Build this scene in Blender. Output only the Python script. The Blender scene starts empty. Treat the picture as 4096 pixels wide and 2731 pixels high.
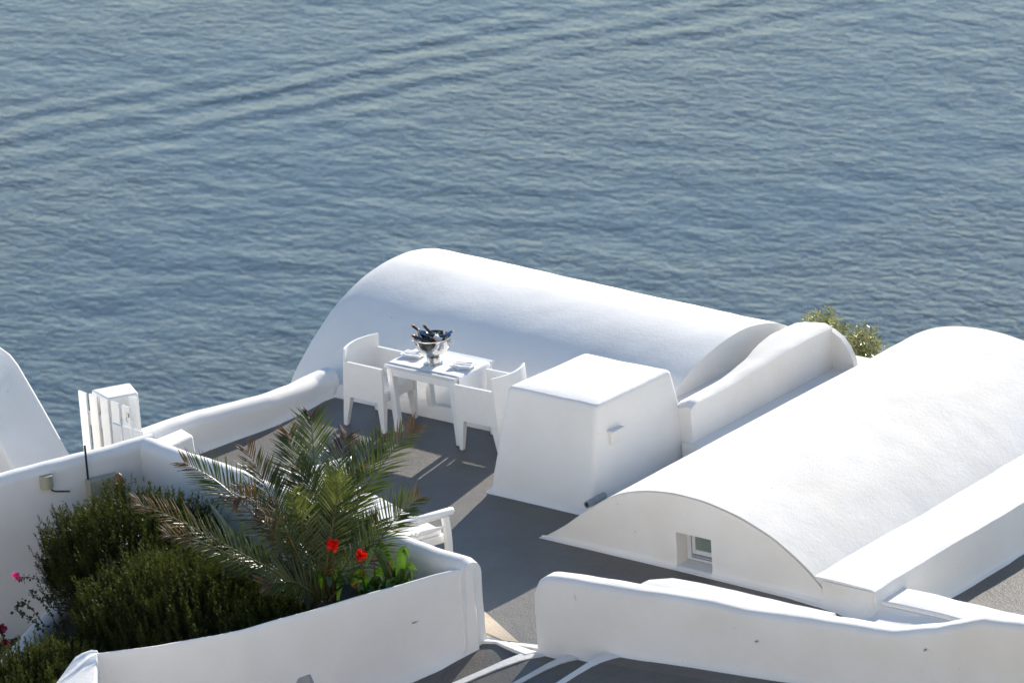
import bpy, bmesh, math, random
import numpy as np
from mathutils import Vector, Matrix, noise

SC = bpy.context.scene
COL = SC.collection
R = math.radians

# ------------------------------------------------------------------ helpers
def tag(o, label=None, cat=None, group=None, kind=None):
    if label: o['label'] = label
    if cat: o['category'] = cat
    if group: o['group'] = group
    if kind: o['kind'] = kind
    return o

def empty(name, loc, label, cat, group=None, rz=0.0):
    o = bpy.data.objects.new(name, None)
    o.empty_display_size = 0.1
    o.location = loc
    o.rotation_euler = (0, 0, rz)
    COL.objects.link(o)
    return tag(o, label, cat, group)

class MB:
    def __init__(self):
        self.v = []; self.f = []
    def add(self, vs, fs):
        n = len(self.v)
        self.v += [tuple(p) for p in vs]
        self.f += [tuple(i + n for i in f) for f in fs]
    def box(self, x0, x1, y0, y1, z0, z1):
        self.hexa([(x0,y0,z0),(x1,y0,z0),(x1,y1,z0),(x0,y1,z0)],
                  [(x0,y0,z1),(x1,y0,z1),(x1,y1,z1),(x0,y1,z1)])
    def hexa(self, b, t):
        self.add(list(b)+list(t), [(3,2,1,0),(4,5,6,7),(0,1,5,4),(1,2,6,5),(2,3,7,6),(3,0,4,7)])
    def prism(self, bot, top):
        n = len(bot)
        self.add(list(bot)+list(top), [tuple(range(n))[::-1], tuple(range(n,2*n))] +
                 [(i,(i+1)%n,n+(i+1)%n,n+i) for i in range(n)])
    def loft(self, rings, cap=True, closed=True):
        n = len(rings[0]); base = len(self.v)
        for r in rings: self.v += [tuple(p) for p in r]
        m = n if closed else n-1
        for k in range(len(rings)-1):
            for i in range(m):
                a = base+k*n+i; b = base+k*n+(i+1)%n
                self.f.append((a, b, b+n, a+n))
        if cap:
            self.f.append(tuple(base+i for i in range(n))[::-1])
            self.f.append(tuple(base+(len(rings)-1)*n+i for i in range(n)))
    def lathe(self, prof, n=28, M=None, cap=True):
        rings = []
        for r, z in prof:
            ring = [Vector((r*math.cos(2*math.pi*i/n), r*math.sin(2*math.pi*i/n), z)) for i in range(n)]
            if M is not None: ring = [M @ p for p in ring]
            rings.append(ring)
        self.loft(rings, cap)
    def tube(self, pts, rad, n=8):
        pts = [Vector(p) for p in pts]
        rings = []
        for i, p in enumerate(pts):
            d = (pts[min(i+1,len(pts)-1)] - pts[max(i-1,0)]).normalized()
            a = d.cross(Vector((0,0,1)))
            if a.length < 1e-3: a = d.cross(Vector((1,0,0)))
            a.normalize(); b = d.cross(a)
            r = rad[i] if isinstance(rad, (list,tuple)) else rad
            rings.append([p + (a*math.cos(2*math.pi*k/n) + b*math.sin(2*math.pi*k/n))*r for k in range(n)])
        self.loft(rings)
    def build(self, name, mat, parent=None, smooth=40, wob=0, bevel=0, seg=3, loc=None):
        me = bpy.data.meshes.new(name)
        vs = self.v
        if loc is not None: vs = [(x-loc[0], y-loc[1], z-loc[2]) for x,y,z in vs]
        me.from_pydata(vs, [], self.f)
        bm = bmesh.new(); bm.from_mesh(me)
        bmesh.ops.recalc_face_normals(bm, faces=bm.faces)
        bm.to_mesh(me); bm.free()
        if wob:
            off = Vector(loc) if loc is not None else Vector((0,0,0))
            for v in me.vertices:
                p = v.co + off
                v.co += (noise.noise_vector(p*1.3)*wob + noise.noise_vector(p*4.1+Vector((9,3,1)))*wob*0.45)
        if smooth:
            me.polygons.foreach_set('use_smooth', [True]*len(me.polygons))
            me.set_sharp_from_angle(angle=R(smooth))
        me.materials.append(mat)
        o = bpy.data.objects.new(name, me)
        if loc is not None and parent is None: o.location = loc
        COL.objects.link(o)
        if parent is not None: o.parent = parent   # parent stands at loc
        if bevel:
            b = o.modifiers.new('bevel', 'BEVEL'); b.width = bevel; b.segments = seg
            b.limit_method = 'ANGLE'; b.angle_limit = R(35)
        return o

def lerp(a, b, t): return a + (b-a)*t

def interp(xs, ys, x):
    return float(np.interp(x, xs, ys))

def resample(pts, step):
    """pts: list of tuples (x,y,...) -> denser list, linear"""
    out = []
    for a, b in zip(pts[:-1], pts[1:]):
        L = math.hypot(b[0]-a[0], b[1]-a[1])
        n = max(1, int(math.ceil(L/step)))
        for i in range(n):
            t = i/n
            out.append(tuple(lerp(p,q,t) for p,q in zip(a,b)))
    out.append(tuple(pts[-1]))
    return out

def wall_sweep(mb, path, r=0.08, step=0.07, flare=0.05, fh=0.10, end_round=(True,True), er=0.09):
    """path: (x,y,zbase,ztop,width); rounded top edge, coved foot, rounded ends"""
    P = resample(path, step)
    s = [0.0]
    for a,b in zip(P[:-1],P[1:]): s.append(s[-1]+math.hypot(b[0]-a[0],b[1]-a[1]))
    rings = []
    for i,p in enumerate(P):
        a = P[max(i-1,0)]; b = P[min(i+1,len(P)-1)]
        d = Vector((b[0]-a[0], b[1]-a[1], 0)).normalized(); n = Vector((-d.y, d.x, 0))
        x,y,zb,zt,w = p
        h = w/2
        for side,dist in ((0,s[i]),(1,s[-1]-s[i])):
            if end_round[side] and dist < er:
                q = 1-dist/er
                zt -= er*0.9*(1-math.sqrt(max(0,1-q*q)))
        rr = min(r, h*0.98)
        prof = [(-h-flare, zb-0.05), (-h-flare, zb+0.004), (-h-flare*0.35, zb+fh*0.3), (-h, zb+fh)]
        for k in range(1,5): prof.append((-h, lerp(zb+fh, zt-rr, k/4)))
        for k in range(1,7):
            t = k/6*math.pi/2
            prof.append((-h+rr*(1-math.cos(t)), zt-rr+rr*math.sin(t)))
        prof2 = [(-u, z) for u,z in prof[::-1]]
        ring = [Vector((x,y,0))+n*u+Vector((0,0,z)) for u,z in prof+prof2]
        rings.append(ring)
    mb.loft(rings)

# ------------------------------------------------------------------ materials
def new_mat(name):
    m = bpy.data.materials.new(name); m.use_nodes = True
    nt = m.node_tree; nt.nodes.clear()
    out = nt.nodes.new('ShaderNodeOutputMaterial')
    bs = nt.nodes.new('ShaderNodeBsdfPrincipled')
    nt.links.new(bs.outputs[0], out.inputs[0])
    return m, nt, bs, out

def N(nt, t, **kw):
    n = nt.nodes.new(t)
    for k,v in kw.items():
        if k in n.inputs: n.inputs[k].default_value = v
        else: setattr(n, k, v)
    return n

def coords(nt, obj=True):
    return N(nt,'ShaderNodeTexCoord').outputs['Object' if obj else 'Generated']

def geo_pos(nt):
    return N(nt,'ShaderNodeNewGeometry').outputs['Position']

def ramp(nt, fac, stops):
    r = nt.nodes.new('ShaderNodeValToRGB')
    e = r.color_ramp.elements
    while len(e) > 1: e.remove(e[0])
    e[0].position = stops[0][0]; e[0].color = stops[0][1]
    for p,c in stops[1:]:
        q = e.new(p); q.color = c
    nt.links.new(fac, r.inputs[0])
    return r.outputs[0]

def rgba(c): return (c[0],c[1],c[2],1)

def noise_tex(nt, pos, scale, detail=4, rough=0.55, dist=0.0):
    n = N(nt,'ShaderNodeTexNoise', Scale=scale, Detail=detail, Roughness=rough, Distortion=dist)
    nt.links.new(pos, n.inputs['Vector'])
    return n.outputs['Fac']

def bump_chain(nt, bs, items):
    """items: list of (fac socket, strength, distance)"""
    prev = None
    for fac, st, di in items:
        b = N(nt,'ShaderNodeBump', Strength=st, Distance=di)
        nt.links.new(fac, b.inputs['Height'])
        if prev is not None: nt.links.new(prev, b.inputs['Normal'])
        prev = b.outputs[0]
    nt.links.new(prev, bs.inputs['Normal'])

def plaster(name, c1=(0.81,0.787,0.750), c2=(0.755,0.728,0.688), rough=0.8, fine=1.0):
    m, nt, bs, out = new_mat(name)
    pos = geo_pos(nt)
    f = noise_tex(nt, pos, 0.9, 6, 0.6)
    col = ramp(nt, f, [(0.35, rgba(c2)), (0.6, rgba(c1))])
    # small grey scuffs
    sp = noise_tex(nt, pos, 16.0, 2, 0.4)
    spm = ramp(nt, sp, [(0.195,(0.45,0.42,0.38,1)), (0.225,(1,1,1,1))])
    mix = N(nt,'ShaderNodeMix', data_type='RGBA', blend_type='MULTIPLY')
    mix.inputs[0].default_value = 0.4
    nt.links.new(col, mix.inputs[6]); nt.links.new(spm, mix.inputs[7])
    nt.links.new(mix.outputs[2], bs.inputs['Base Color'])
    bs.inputs['Roughness'].default_value = rough
    bs.inputs['Specular IOR Level'].default_value = 0.25
    bump_chain(nt, bs, [(noise_tex(nt,pos,2.2,3,0.5), 0.12, 0.05),
                        (noise_tex(nt,pos,20.0,4,0.65), 0.22*fine, 0.010),
                        (noise_tex(nt,pos,60.0,3,0.65), 0.40*fine, 0.005)])
    return m

def floor_mat(name, c1, c2, rough=0.5):
    m, nt, bs, out = new_mat(name)
    pos = geo_pos(nt)
    f = noise_tex(nt, pos, 1.4, 7, 0.65)
    col = ramp(nt, f, [(0.32, rgba(c2)), (0.68, rgba(c1))])
    g = noise_tex(nt, pos, 60.0, 3, 0.6)
    gm = ramp(nt, g, [(0.3,(0.82,0.82,0.82,1)), (0.7,(1.12,1.12,1.12,1))])
    mix = N(nt,'ShaderNodeMix', data_type='RGBA', blend_type='MULTIPLY')
    mix.inputs[0].default_value = 1
    nt.links.new(col, mix.inputs[6]); nt.links.new(gm, mix.inputs[7])
    nt.links.new(mix.outputs[2], bs.inputs['Base Color'])
    bs.inputs['Roughness'].default_value = rough
    bs.inputs['Specular IOR Level'].default_value = 0.5
    bump_chain(nt, bs, [(noise_tex(nt,pos,7.0,4,0.6), 0.25, 0.02),
                        (noise_tex(nt,pos,45.0,4,0.7), 0.6, 0.008)])
    return m

def simple(name, c, rough=0.5, metal=0.0, spec=0.5, var=0.0, scale=12.0, bump=0.0):
    m, nt, bs, out = new_mat(name)
    if var:
        f = noise_tex(nt, geo_pos(nt), scale, 4)
        lo = tuple(max(0,x*(1-var)) for x in c); hi = tuple(min(1,x*(1+var)) for x in c)
        nt.links.new(ramp(nt, f, [(0.3,rgba(lo)),(0.7,rgba(hi))]), bs.inputs['Base Color'])
    else:
        bs.inputs['Base Color'].default_value = rgba(c)
    bs.inputs['Roughness'].default_value = rough
    bs.inputs['Metallic'].default_value = metal
    bs.inputs['Specular IOR Level'].default_value = spec
    if bump:
        bump_chain(nt, bs, [(noise_tex(nt, geo_pos(nt), scale*3, 3), bump, 0.004)])
    return m

def leaf_mat(name, c1, c2, scale=6.0, trans=0.35, rough=0.4, spec=0.5):
    m, nt, bs, out = new_mat(name)
    pos = geo_pos(nt)
    f = noise_tex(nt, pos, scale, 3, 0.6)
    col = ramp(nt, f, [(0.3, rgba(c1)), (0.7, rgba(c2))])
    nt.links.new(col, bs.inputs['Base Color'])
    bs.inputs['Roughness'].default_value = rough
    bs.inputs['Specular IOR Level'].default_value = spec
    tr = N(nt,'ShaderNodeBsdfTranslucent')
    hs = N(nt,'ShaderNodeHueSaturation', Saturation=1.15, Value=1.6)
    nt.links.new(col, hs.inputs['Color']); nt.links.new(hs.outputs[0], tr.inputs[0])
    mx = N(nt,'ShaderNodeMixShader'); mx.inputs[0].default_value = trans
    nt.links.new(bs.outputs[0], mx.inputs[1]); nt.links.new(tr.outputs[0], mx.inputs[2])
    nt.links.new(mx.outputs[0], out.inputs[0])
    return m

SEA_A, SEA_B, SEA_C = 0.165, 0.046, 0.36
WAKE_L, WAKE_W, WAKE_A = 5.8, 11.0, 0.105
def sea_mat():
    m, nt, bs, out = new_mat('sea_water')
    pos = geo_pos(nt)
    bs.inputs['Base Color'].default_value = (0.048,0.066,0.075,1)
    bs.inputs['Roughness'].default_value = 0.22
    bs.inputs['IOR'].default_value = 1.333
    def stretched(rot, sx):
        mp = N(nt,'ShaderNodeMapping', vector_type='POINT')
        mp.inputs['Rotation'].default_value = (0,0,R(rot)); mp.inputs['Scale'].default_value = (sx,1,1)
        nt.links.new(pos, mp.inputs['Vector']); return mp.outputs[0]
    v1 = stretched(-38, 0.62); v2 = stretched(-26, 0.72)
    swell = noise_tex(nt, v1, 0.22, 2, 0.5)
    a = noise_tex(nt, v1, 1.35, 2, 0.5, 0.3)
    b = noise_tex(nt, v2, 3.4, 2, 0.5, 0.2)
    patch = noise_tex(nt, pos, 0.03, 3, 0.55)
    pr = N(nt,'ShaderNodeMapRange'); pr.inputs[1].default_value=0.35; pr.inputs[2].default_value=0.65; pr.inputs[3].default_value=0.70; pr.inputs[4].default_value=1.25
    nt.links.new(patch, pr.inputs[0])
    def mul(x, y):
        n = N(nt,'ShaderNodeMath', operation='MULTIPLY')
        for k,q in enumerate((x,y)):
            if isinstance(q,(int,float)): n.inputs[k].default_value=q
            else: nt.links.new(q, n.inputs[k])
        return n.outputs[0]
    # wake of a boat that has passed: parallel long crests in a band
    sx = N(nt,'ShaderNodeSeparateXYZ'); nt.links.new(pos, sx.inputs[0])
    def lin(cx, cy, c0):
        n1 = N(nt,'ShaderNodeMath', operation='MULTIPLY_ADD'); n1.inputs[1].default_value=cx; n1.inputs[2].default_value=c0
        nt.links.new(sx.outputs[0], n1.inputs[0])
        n2 = N(nt,'ShaderNodeMath', operation='MULTIPLY_ADD'); n2.inputs[1].default_value=cy
        nt.links.new(sx.outputs[1], n2.inputs[0]); nt.links.new(n1.outputs[0], n2.inputs[2]); return n2.outputs[0]
    x0,y0 = -230.0, 285.5
    dist = lin(0.886,-0.464, -(0.886*x0-0.464*y0))
    wob = N(nt,'ShaderNodeMath', operation='MULTIPLY_ADD'); wob.inputs[1].default_value=6.0
    nt.links.new(noise_tex(nt,pos,0.13,5,0.68), wob.inputs[0]); nt.links.new(dist, wob.inputs[2])
    sn = N(nt,'ShaderNodeMath', operation='SINE'); nt.links.new(mul(wob.outputs[0], 2*math.pi/WAKE_L), sn.inputs[0])
    d2 = mul(dist,dist)
    ex = N(nt,'ShaderNodeMath', operation='EXPONENT'); nt.links.new(mul(d2,-1/(WAKE_W*WAKE_W)), ex.inputs[0])
    wm = N(nt,'ShaderNodeMapRange'); wm.inputs[1].default_value=0.36; wm.inputs[2].default_value=0.66; wm.inputs[3].default_value=0.45; wm.inputs[4].default_value=1.1
    nt.links.new(noise_tex(nt,pos,0.07,3,0.6), wm.inputs[0])
    wake = mul(mul(mul(sn.outputs[0], ex.outputs[0]), wm.outputs[0]), WAKE_A)
    bump_chain(nt, bs, [(wake,1.0,1.0),(swell,1.0,SEA_C),(mul(a,pr.outputs[0]),1.0,SEA_A),(mul(b,pr.outputs[0]),1.0,SEA_B)])
    return m
M = {}
M['plaster'] = plaster('white_plaster')
M['plaster_cream'] = plaster('cream_white_plaster', (0.81,0.780,0.735), (0.75,0.705,0.640))
M['plaster_rough'] = plaster('rough_white_plaster', (0.81,0.787,0.750), (0.755,0.728,0.688), fine=1.7)
M['floor'] = floor_mat('grey_painted_concrete', (0.128,0.117,0.101), (0.088,0.081,0.071), 0.46)
M['path'] = floor_mat('worn_grey_concrete', (0.120,0.112,0.097), (0.072,0.069,0.064), 0.45)
M['line'] = plaster('white_painted_edge', (0.80,0.79,0.77), (0.66,0.64,0.60), fine=2.0)
M['bare'] = floor_mat('bare_sandy_concrete', (0.48,0.40,0.30), (0.32,0.26,0.19), 0.8)
M['soil'] = floor_mat('dark_soil', (0.035,0.026,0.018), (0.018,0.014,0.010), 0.95)
M['rock'] = floor_mat('dark_cliff_rock', (0.16,0.12,0.10), (0.06,0.05,0.045), 0.95)
def slope_mat():  # slope above the houses coloured pale to bounce light; unseen by the camera
    m, nt, bs, out = new_mat('whitewashed_bounce_slope')
    pos = geo_pos(nt)
    vo = N(nt,'ShaderNodeTexVoronoi', Scale=0.22); nt.links.new(pos, vo.inputs['Vector'])
    white = ramp(nt, vo.outputs['Color'], [(0.12,(0.52,0.42,0.32,1)),(0.35,(0.72,0.63,0.52,1)),(0.7,(0.84,0.79,0.71,1))])
    dark = ramp(nt, noise_tex(nt,pos,0.5,6,0.6), [(0.35,(0.06,0.05,0.045,1)),(0.65,(0.16,0.12,0.10,1))])
    sx = N(nt,'ShaderNodeSeparateXYZ'); nt.links.new(pos, sx.inputs[0])
    a = N(nt,'ShaderNodeMath', operation='MULTIPLY'); a.inputs[1].default_value = -0.636; nt.links.new(sx.outputs[0], a.inputs[0])
    b = N(nt,'ShaderNodeMath', operation='MULTIPLY_ADD'); b.inputs[1].default_value = 0.772
    nt.links.new(sx.outputs[1], b.inputs[0]); nt.links.new(a.outputs[0], b.inputs[2])
    c = N(nt,'ShaderNodeMapRange'); c.inputs[1].default_value = -7; c.inputs[2].default_value = -11
    nt.links.new(b.outputs[0], c.inputs[0])
    mx = N(nt,'ShaderNodeMix', data_type='RGBA'); nt.links.new(c.outputs[0], mx.inputs[0])
    nt.links.new(dark, mx.inputs[6]); nt.links.new(white, mx.inputs[7]); nt.links.new(mx.outputs[2], bs.inputs['Base Color'])
    bs.inputs['Roughness'].default_value = 0.9
    return m
M['slope'] = slope_mat()
M['chair'] = simple('white_moulded_plastic', (0.82,0.80,0.765), 0.45, var=0.02)
M['table'] = simple('white_painted_wood', (0.78,0.78,0.77), 0.35, var=0.03, bump=0.05)
M['table_top'] = simple('shade_greyed_white_wood', (0.60,0.61,0.62), 0.4, var=0.05, bump=0.05)  # shade on the white top put into its colour, so the runner stands out
M['cloth'] = simple('white_linen', (0.82,0.81,0.80), 0.9, spec=0.1, var=0.02, scale=30, bump=0.4)
M['steel'] = simple('polished_steel', (0.66,0.64,0.61), 0.10, metal=1.0)
M['steel_dull'] = simple('brushed_steel', (0.55,0.55,0.54), 0.28, metal=1.0)
M['bottle'] = simple('dark_bottle_glass', (0.006,0.008,0.006), 0.06, spec=0.8)
M['foil_black'] = simple('black_foil', (0.010,0.009,0.010), 0.3)
M['foil_red'] = simple('dark_red_foil', (0.055,0.010,0.008), 0.3)
M['foil_blue'] = simple('blue_foil', (0.012,0.10,0.32), 0.3)
M['cork'] = simple('cork', (0.52,0.31,0.15), 0.8, var=0.15, scale=80)
M['paper'] = simple('paper_label', (0.72,0.72,0.74), 0.6)
M['ceramic'] = simple('white_ceramic', (0.82,0.82,0.82), 0.15)
M['beige'] = simple('beige_plastic', (0.36,0.34,0.25), 0.5, var=0.06)
M['black'] = simple('black_rubber', (0.012,0.012,0.013), 0.5)
M['grey_pl'] = simple('grey_plastic', (0.30,0.31,0.31), 0.45, var=0.1)
M['lamp_white'] = simple('white_lamp_casing', (0.74,0.72,0.66), 0.4)
M['alu'] = simple('white_aluminium', (0.66,0.66,0.68), 0.3, var=0.03)
M['glass'] = simple('window_glass', (0.19,0.24,0.21), 0.08, spec=0.9)
M['cactus'] = leaf_mat('cactus_skin', (0.16,0.09,0.03), (0.30,0.17,0.05), 30, 0.1)
M['rosemary'] = leaf_mat('rosemary_needles', (0.020,0.027,0.007), (0.062,0.074,0.016), 2.5, 0.26, 0.65, 0.18)
M['twig'] = simple('brown_twig', (0.05,0.032,0.018), 0.9, var=0.3)
M['dot'] = simple('pale_dot', (0.75,0.72,0.80), 0.7)
M['palm'] = leaf_mat('palm_leaflets', (0.025,0.040,0.009), (0.074,0.096,0.019), 3.0, 0.27, 0.38, 0.5)
M['palm_y'] = leaf_mat('yellow_green_palm_leaflets', (0.050,0.066,0.014), (0.11,0.13,0.034), 3.0, 0.30, 0.36, 0.5)
M['palm_dry'] = leaf_mat('dry_palm_leaflets', (0.050,0.031,0.013), (0.155,0.095,0.044), 4.0, 0.22, 0.55, 0.3)
M['palm_mix'] = leaf_mat('browning_palm_leaflets', (0.034,0.044,0.010), (0.12,0.066,0.026), 2.4, 0.24, 0.32, 0.6)
M['rachis'] = leaf_mat('palm_rachis', (0.07,0.07,0.018), (0.15,0.125,0.035), 6, 0.05, 0.4)
M['agave'] = leaf_mat('agave_leaf', (0.05,0.075,0.055), (0.09,0.12,0.085), 8, 0.1, 0.4)
M['canna'] = leaf_mat('canna_leaf', (0.022,0.055,0.008), (0.060,0.115,0.018), 5, 0.33, 0.3)
M['canna_dark'] = leaf_mat('dark_canna_leaf', (0.022,0.046,0.012), (0.055,0.095,0.022), 5, 0.3, 0.25)
M['stem'] = leaf_mat('reddish_stem', (0.09,0.045,0.02), (0.14,0.08,0.03), 20, 0.1)
M['red'] = leaf_mat('red_petal', (0.60,0.010,0.006), (0.78,0.022,0.010), 30, 0.45, 0.5)
M['rust'] = leaf_mat('withered_petal', (0.22,0.06,0.02), (0.36,0.13,0.04), 30, 0.3, 0.5)
M['pink'] = leaf_mat('pink_bract', (0.62,0.03,0.22), (0.85,0.16,0.42), 40, 0.4, 0.5)
M['crimson'] = leaf_mat('crimson_bract', (0.22,0.008,0.03), (0.40,0.02,0.07), 40, 0.3, 0.5)
M['boug'] = leaf_mat('bougainvillea_leaf', (0.02,0.035,0.012), (0.04,0.065,0.02), 20, 0.25, 0.4)
M['olive'] = leaf_mat('grey_green_leaf', (0.10,0.115,0.045), (0.26,0.26,0.12), 6, 0.35, 0.35, 0.6)
M['sea'] = sea_mat()

# ------------------------------------------------------------------ setting
def sheet(name, pts, z, mat, thick=0.12, label=None):
    mb = MB()
    mb.prism([(x,y,z-thick) for x,y in pts], [(x,y,z) for x,y in pts])
    o = mb.build(name, mat, smooth=0)
    tag(o, kind='structure')
    return o

# sea: one sheet to the horizon
mb = MB()
mb.add([(-9000,-2000,-102),(9000,-2000,-102),(9000,16000,-102),(-9000,16000,-102)], [(0,1,2,3)])
tag(mb.build('sea', M['sea'], smooth=0), kind='structure')

# hillside under the houses, falling to the water
mb = MB()
gx, gy = -0.636, 0.772          # downhill, away from the viewer
rx, ry = 0.772, 0.636
us = np.linspace(-60, 60, 41); ws = [-95,-75,-60,-50,-45,-38,-30,-25,-20,-16,-12,-10,-8,-6,-4,0,4,6.5,8,10,14,20,30,45,70,95,112]
def hz(w):  # unseen rise towards the camera shaped to reflect sun onto shaded walls
    return interp([-95,-60,-50,-45,-30,-20,-12,-8,-5,0,6,8,14,20,112],[36,20.5,15.0,13.4,7.0,3.0,-0.5,-2.6,-3.5,-3.5,-3.8,-6,-12,-19,-108], w)
grid = []
for w in ws:
    for u in us:
        p = Vector((gx*w+rx*u, gy*w+ry*u, hz(w)))
        p.z += noise.noise(p*0.09)*(0.15 if -14 < w < 7 else 1.5)
        grid.append(p)
nu = len(us)
fs = [(j*nu+i, j*nu+i+1, (j+1)*nu+i+1, (j+1)*nu+i) for j in range(len(ws)-1) for i in range(nu-1)]
mb.add(grid, fs)
tag(mb.build('hillside', M['slope']), kind='structure')

# dark terrace floor, a sheet with a body below it
sheet('terrace_floor', [(-1.75,-2.75),(-0.75,-3.2),(3.9,-4.05),(4.25,-3.86),(4.80,-3.80),(4.95,-3.70),(9.5,-3.6),(9.5,-1.3),(3.7,-1.25),(3.7,0.9),(-1.75,0.9)], 0.0, M['floor'], 3.6)
sheet('lower_terrace_floor', [(7.05,-1.1),(16,-1.1),(16,9),(7.05,9)], -0.26, M['floor'], 3.4)

# path with shallow steps in front
def ztread(y): return min(0.0, 0.17*(y+4.0))
def tread(name, pts, z0, mat):
    mb = MB()
    top = [(x,y,ztread(y)+z0) for x,y in pts]
    n = len(top)
    bot = [(x,y,-3.4) for x,y in pts]
    mb.prism(bot, top)
    o = mb.build(name, mat, smooth=0); tag(o, kind='structure')
    return o
tread('path', [(4.20,-3.872),(4.80,-3.812),(4.91,-3.94),(4.63,-4.6),(4.2,-6.5),(2.9,-9.5),(2.2,-9.0),(3.5,-6.0),(3.9,-4.6)], -0.004, M['path'])
def slab_step(name, xl, xr, z0, mat, y0=-3.68, y1=-8.5):
    # tread between two slanting step edges
    mb = MB()
    ys = np.linspace(y0, y1, 14)
    L = [(xl(y), y) for y in ys]; Rr = [(xr(y), y) for y in ys]
    v = []; f = []
    for (a,b),(c,d) in zip(L,Rr):
        v += [(a,b,ztread(b)+z0),(c,d,ztread(d)+z0),(a,b,-3.4),(c,d,-3.4)]
    n = len(ys)
    for i in range(n-1):
        k = 4*i
        f += [(k,k+1,k+5,k+4),(k,k+4,k+6,k+2),(k+1,k+3,k+7,k+5)]
    f += [(0,2,3,1),(4*n-4,4*n-3,4*n-1,4*n-2)]
    mb.add(v,f)
    o = mb.build(name, mat, smooth=0); tag(o, kind='structure'); return o
e1 = lambda y: 4.90+(y+3.95)*0.43
e2 = lambda y: 5.33+(y+3.80)*0.26
e3 = lambda y: 5.80+(y+3.78)*0.17
slab_step('path_step', lambda y: e1(y)-0.01, lambda y: e2(y)-0.02, 0.0, M['path'])
slab_step('path_step', lambda y: e2(y)-0.02, lambda y: e3(y)-0.02, 0.05, M['path'])
mb = MB()
ys = np.linspace(-3.68,-8.5,14); xs_n = 10
v=[];f=[]
for y in ys:
    for i in range(xs_n+1):
        x = lerp(e3(y)-0.02, 14, (i/xs_n)**1.3)
        v.append((x,y,ztread(y)+0.17+max(0,x-5.9)*0.085))
k=xs_n+1
for j in range(len(ys)-1):
    for i in range(xs_n): f.append((j*k+i,j*k+i+1,(j+1)*k+i+1,(j+1)*k+i))
# side face towards the lower step
b=len(v)
for y in ys: v.append((e3(y)-0.02,y,-3.4))
for j in range(len(ys)-1): f.append((j*k,(j+1)*k,b+j+1,b+j))
mb.add(v,f)
tag(mb.build('path_ramp', M['path'], smooth=0), kind='structure')

# white painted step edges, a few mm proud
def strip(mb, left, right, zf, t=0.012):
    n = len(left)
    a = [(x,y,zf(x,y)+t) for x,y in left]; b = [(x,y,zf(x,y)+t) for x,y in right]
    a0 = [(x,y,zf(x,y)-0.02) for x,y in left]; b0 = [(x,y,zf(x,y)-0.02) for x,y in right]
    mb.loft([[a[i],b[i],b0[i],a0[i]] for i in range(n)])
def edge_pts(fn, off, y0, y1, n=24, wob=0.008, curl=0.0):
    out = []
    for i in range(n):
        y = lerp(y0,y1,i/(n-1))
        c = curl*max(0,1-(i/(n-1))/0.12)**2
        out.append((fn(y)+off+c+noise.noise(Vector((y*2.3,off*9,1.7)))*wob, y))
    return out
mb = MB()
strip(mb, edge_pts(e1,-0.085,-3.95,-8.4), edge_pts(e1,0.0,-3.90,-8.4,curl=0.10), lambda x,y: ztread(y))
tag(mb.build('step_edge_marking', M['line']), kind='structure')
mb = MB()
strip(mb, edge_pts(e2,-0.035,-3.90,-8.4), edge_pts(e2,0.03,-3.78,-8.4,curl=0.12), lambda x,y: ztread(y)+0.05)
tag(mb.build('step_edge_marking', M['line']), kind='structure')
mb = MB()
strip(mb, edge_pts(e3,-0.04,-3.88,-8.4), edge_pts(e3,0.028,-3.74,-8.4,curl=0.16), lambda x,y: ztread(y)+0.17)
tag(mb.build('step_edge_marking', M['line']), kind='structure')
mb = MB()
strip(mb, [(4.20,-3.70),(4.30,-3.765),(4.52,-3.825),(4.80,-3.865),(4.92,-3.87)], [(4.16,-4.06),(4.33,-3.925),(4.43,-3.885),(4.61,-3.925),(4.86,-3.975)], lambda x,y: 0.0, 0.014)
tag(mb.build('threshold_marking', M['line']), kind='structure')
mb = MB()
strip(mb, [(4.54,-3.815),(4.87,-3.725)], [(4.60,-3.845),(4.90,-3.80)], lambda x,y: 0.0, 0.011)
tag(mb.build('threshold_marking', M['line']), kind='structure')
mb = MB()
mb.prism([(3.72,-3.36,-.03),(3.80,-3.31,-.03),(4.15,-3.51,-.03),(4.62,-3.775,-.03),(4.48,-3.83,-.03),(4.20,-3.80,-.03),(3.9,-3.9,-.03)],
         [(3.72,-3.36,.012),(3.80,-3.31,.012),(4.15,-3.51,.014),(4.62,-3.775,.012),(4.48,-3.83,.018),(4.20,-3.80,.05),(3.9,-3.9,.05)])
tag(mb.build('bare_threshold_ground', M['bare'], smooth=60), kind='structure')

# planter soil, sloping down to the left
mb = MB()
nx, ny = 24, 26
v=[];f=[]
for j in range(ny+1):
    for i in range(nx+1):
        x = lerp(-1.6,4.1,i/nx); y = lerp(-9.5,-3.2,j/ny)
        z = interp([-1.6,0.2,1.2,3.0,4.1],[-0.85,-0.75,0.0,0.35,0.4], x) + noise.noise(Vector((x*2,y*2,0)))*0.05
        if y < -6.2: z -= (-6.2-y)*0.35
        v.append((x,y,z))
for j in range(ny):
    for i in range(nx):
        a=j*(nx+1)+i; f.append((a,a+1,a+nx+2,a+nx+1))
# keep the soil inside the planter walls
def inside(x,y):
    xf = 4.05 + (y+4.2)*0.50
    yb = -3.13 - (x+0.6)*0.195
    return x < xf+0.05 and y < yb
f=[q for q in f if inside(v[q[0]][0],v[q[0]][1])]
mb.add(v,f)
tag(mb.build('planter_soil', M['soil']), kind='structure')

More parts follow.
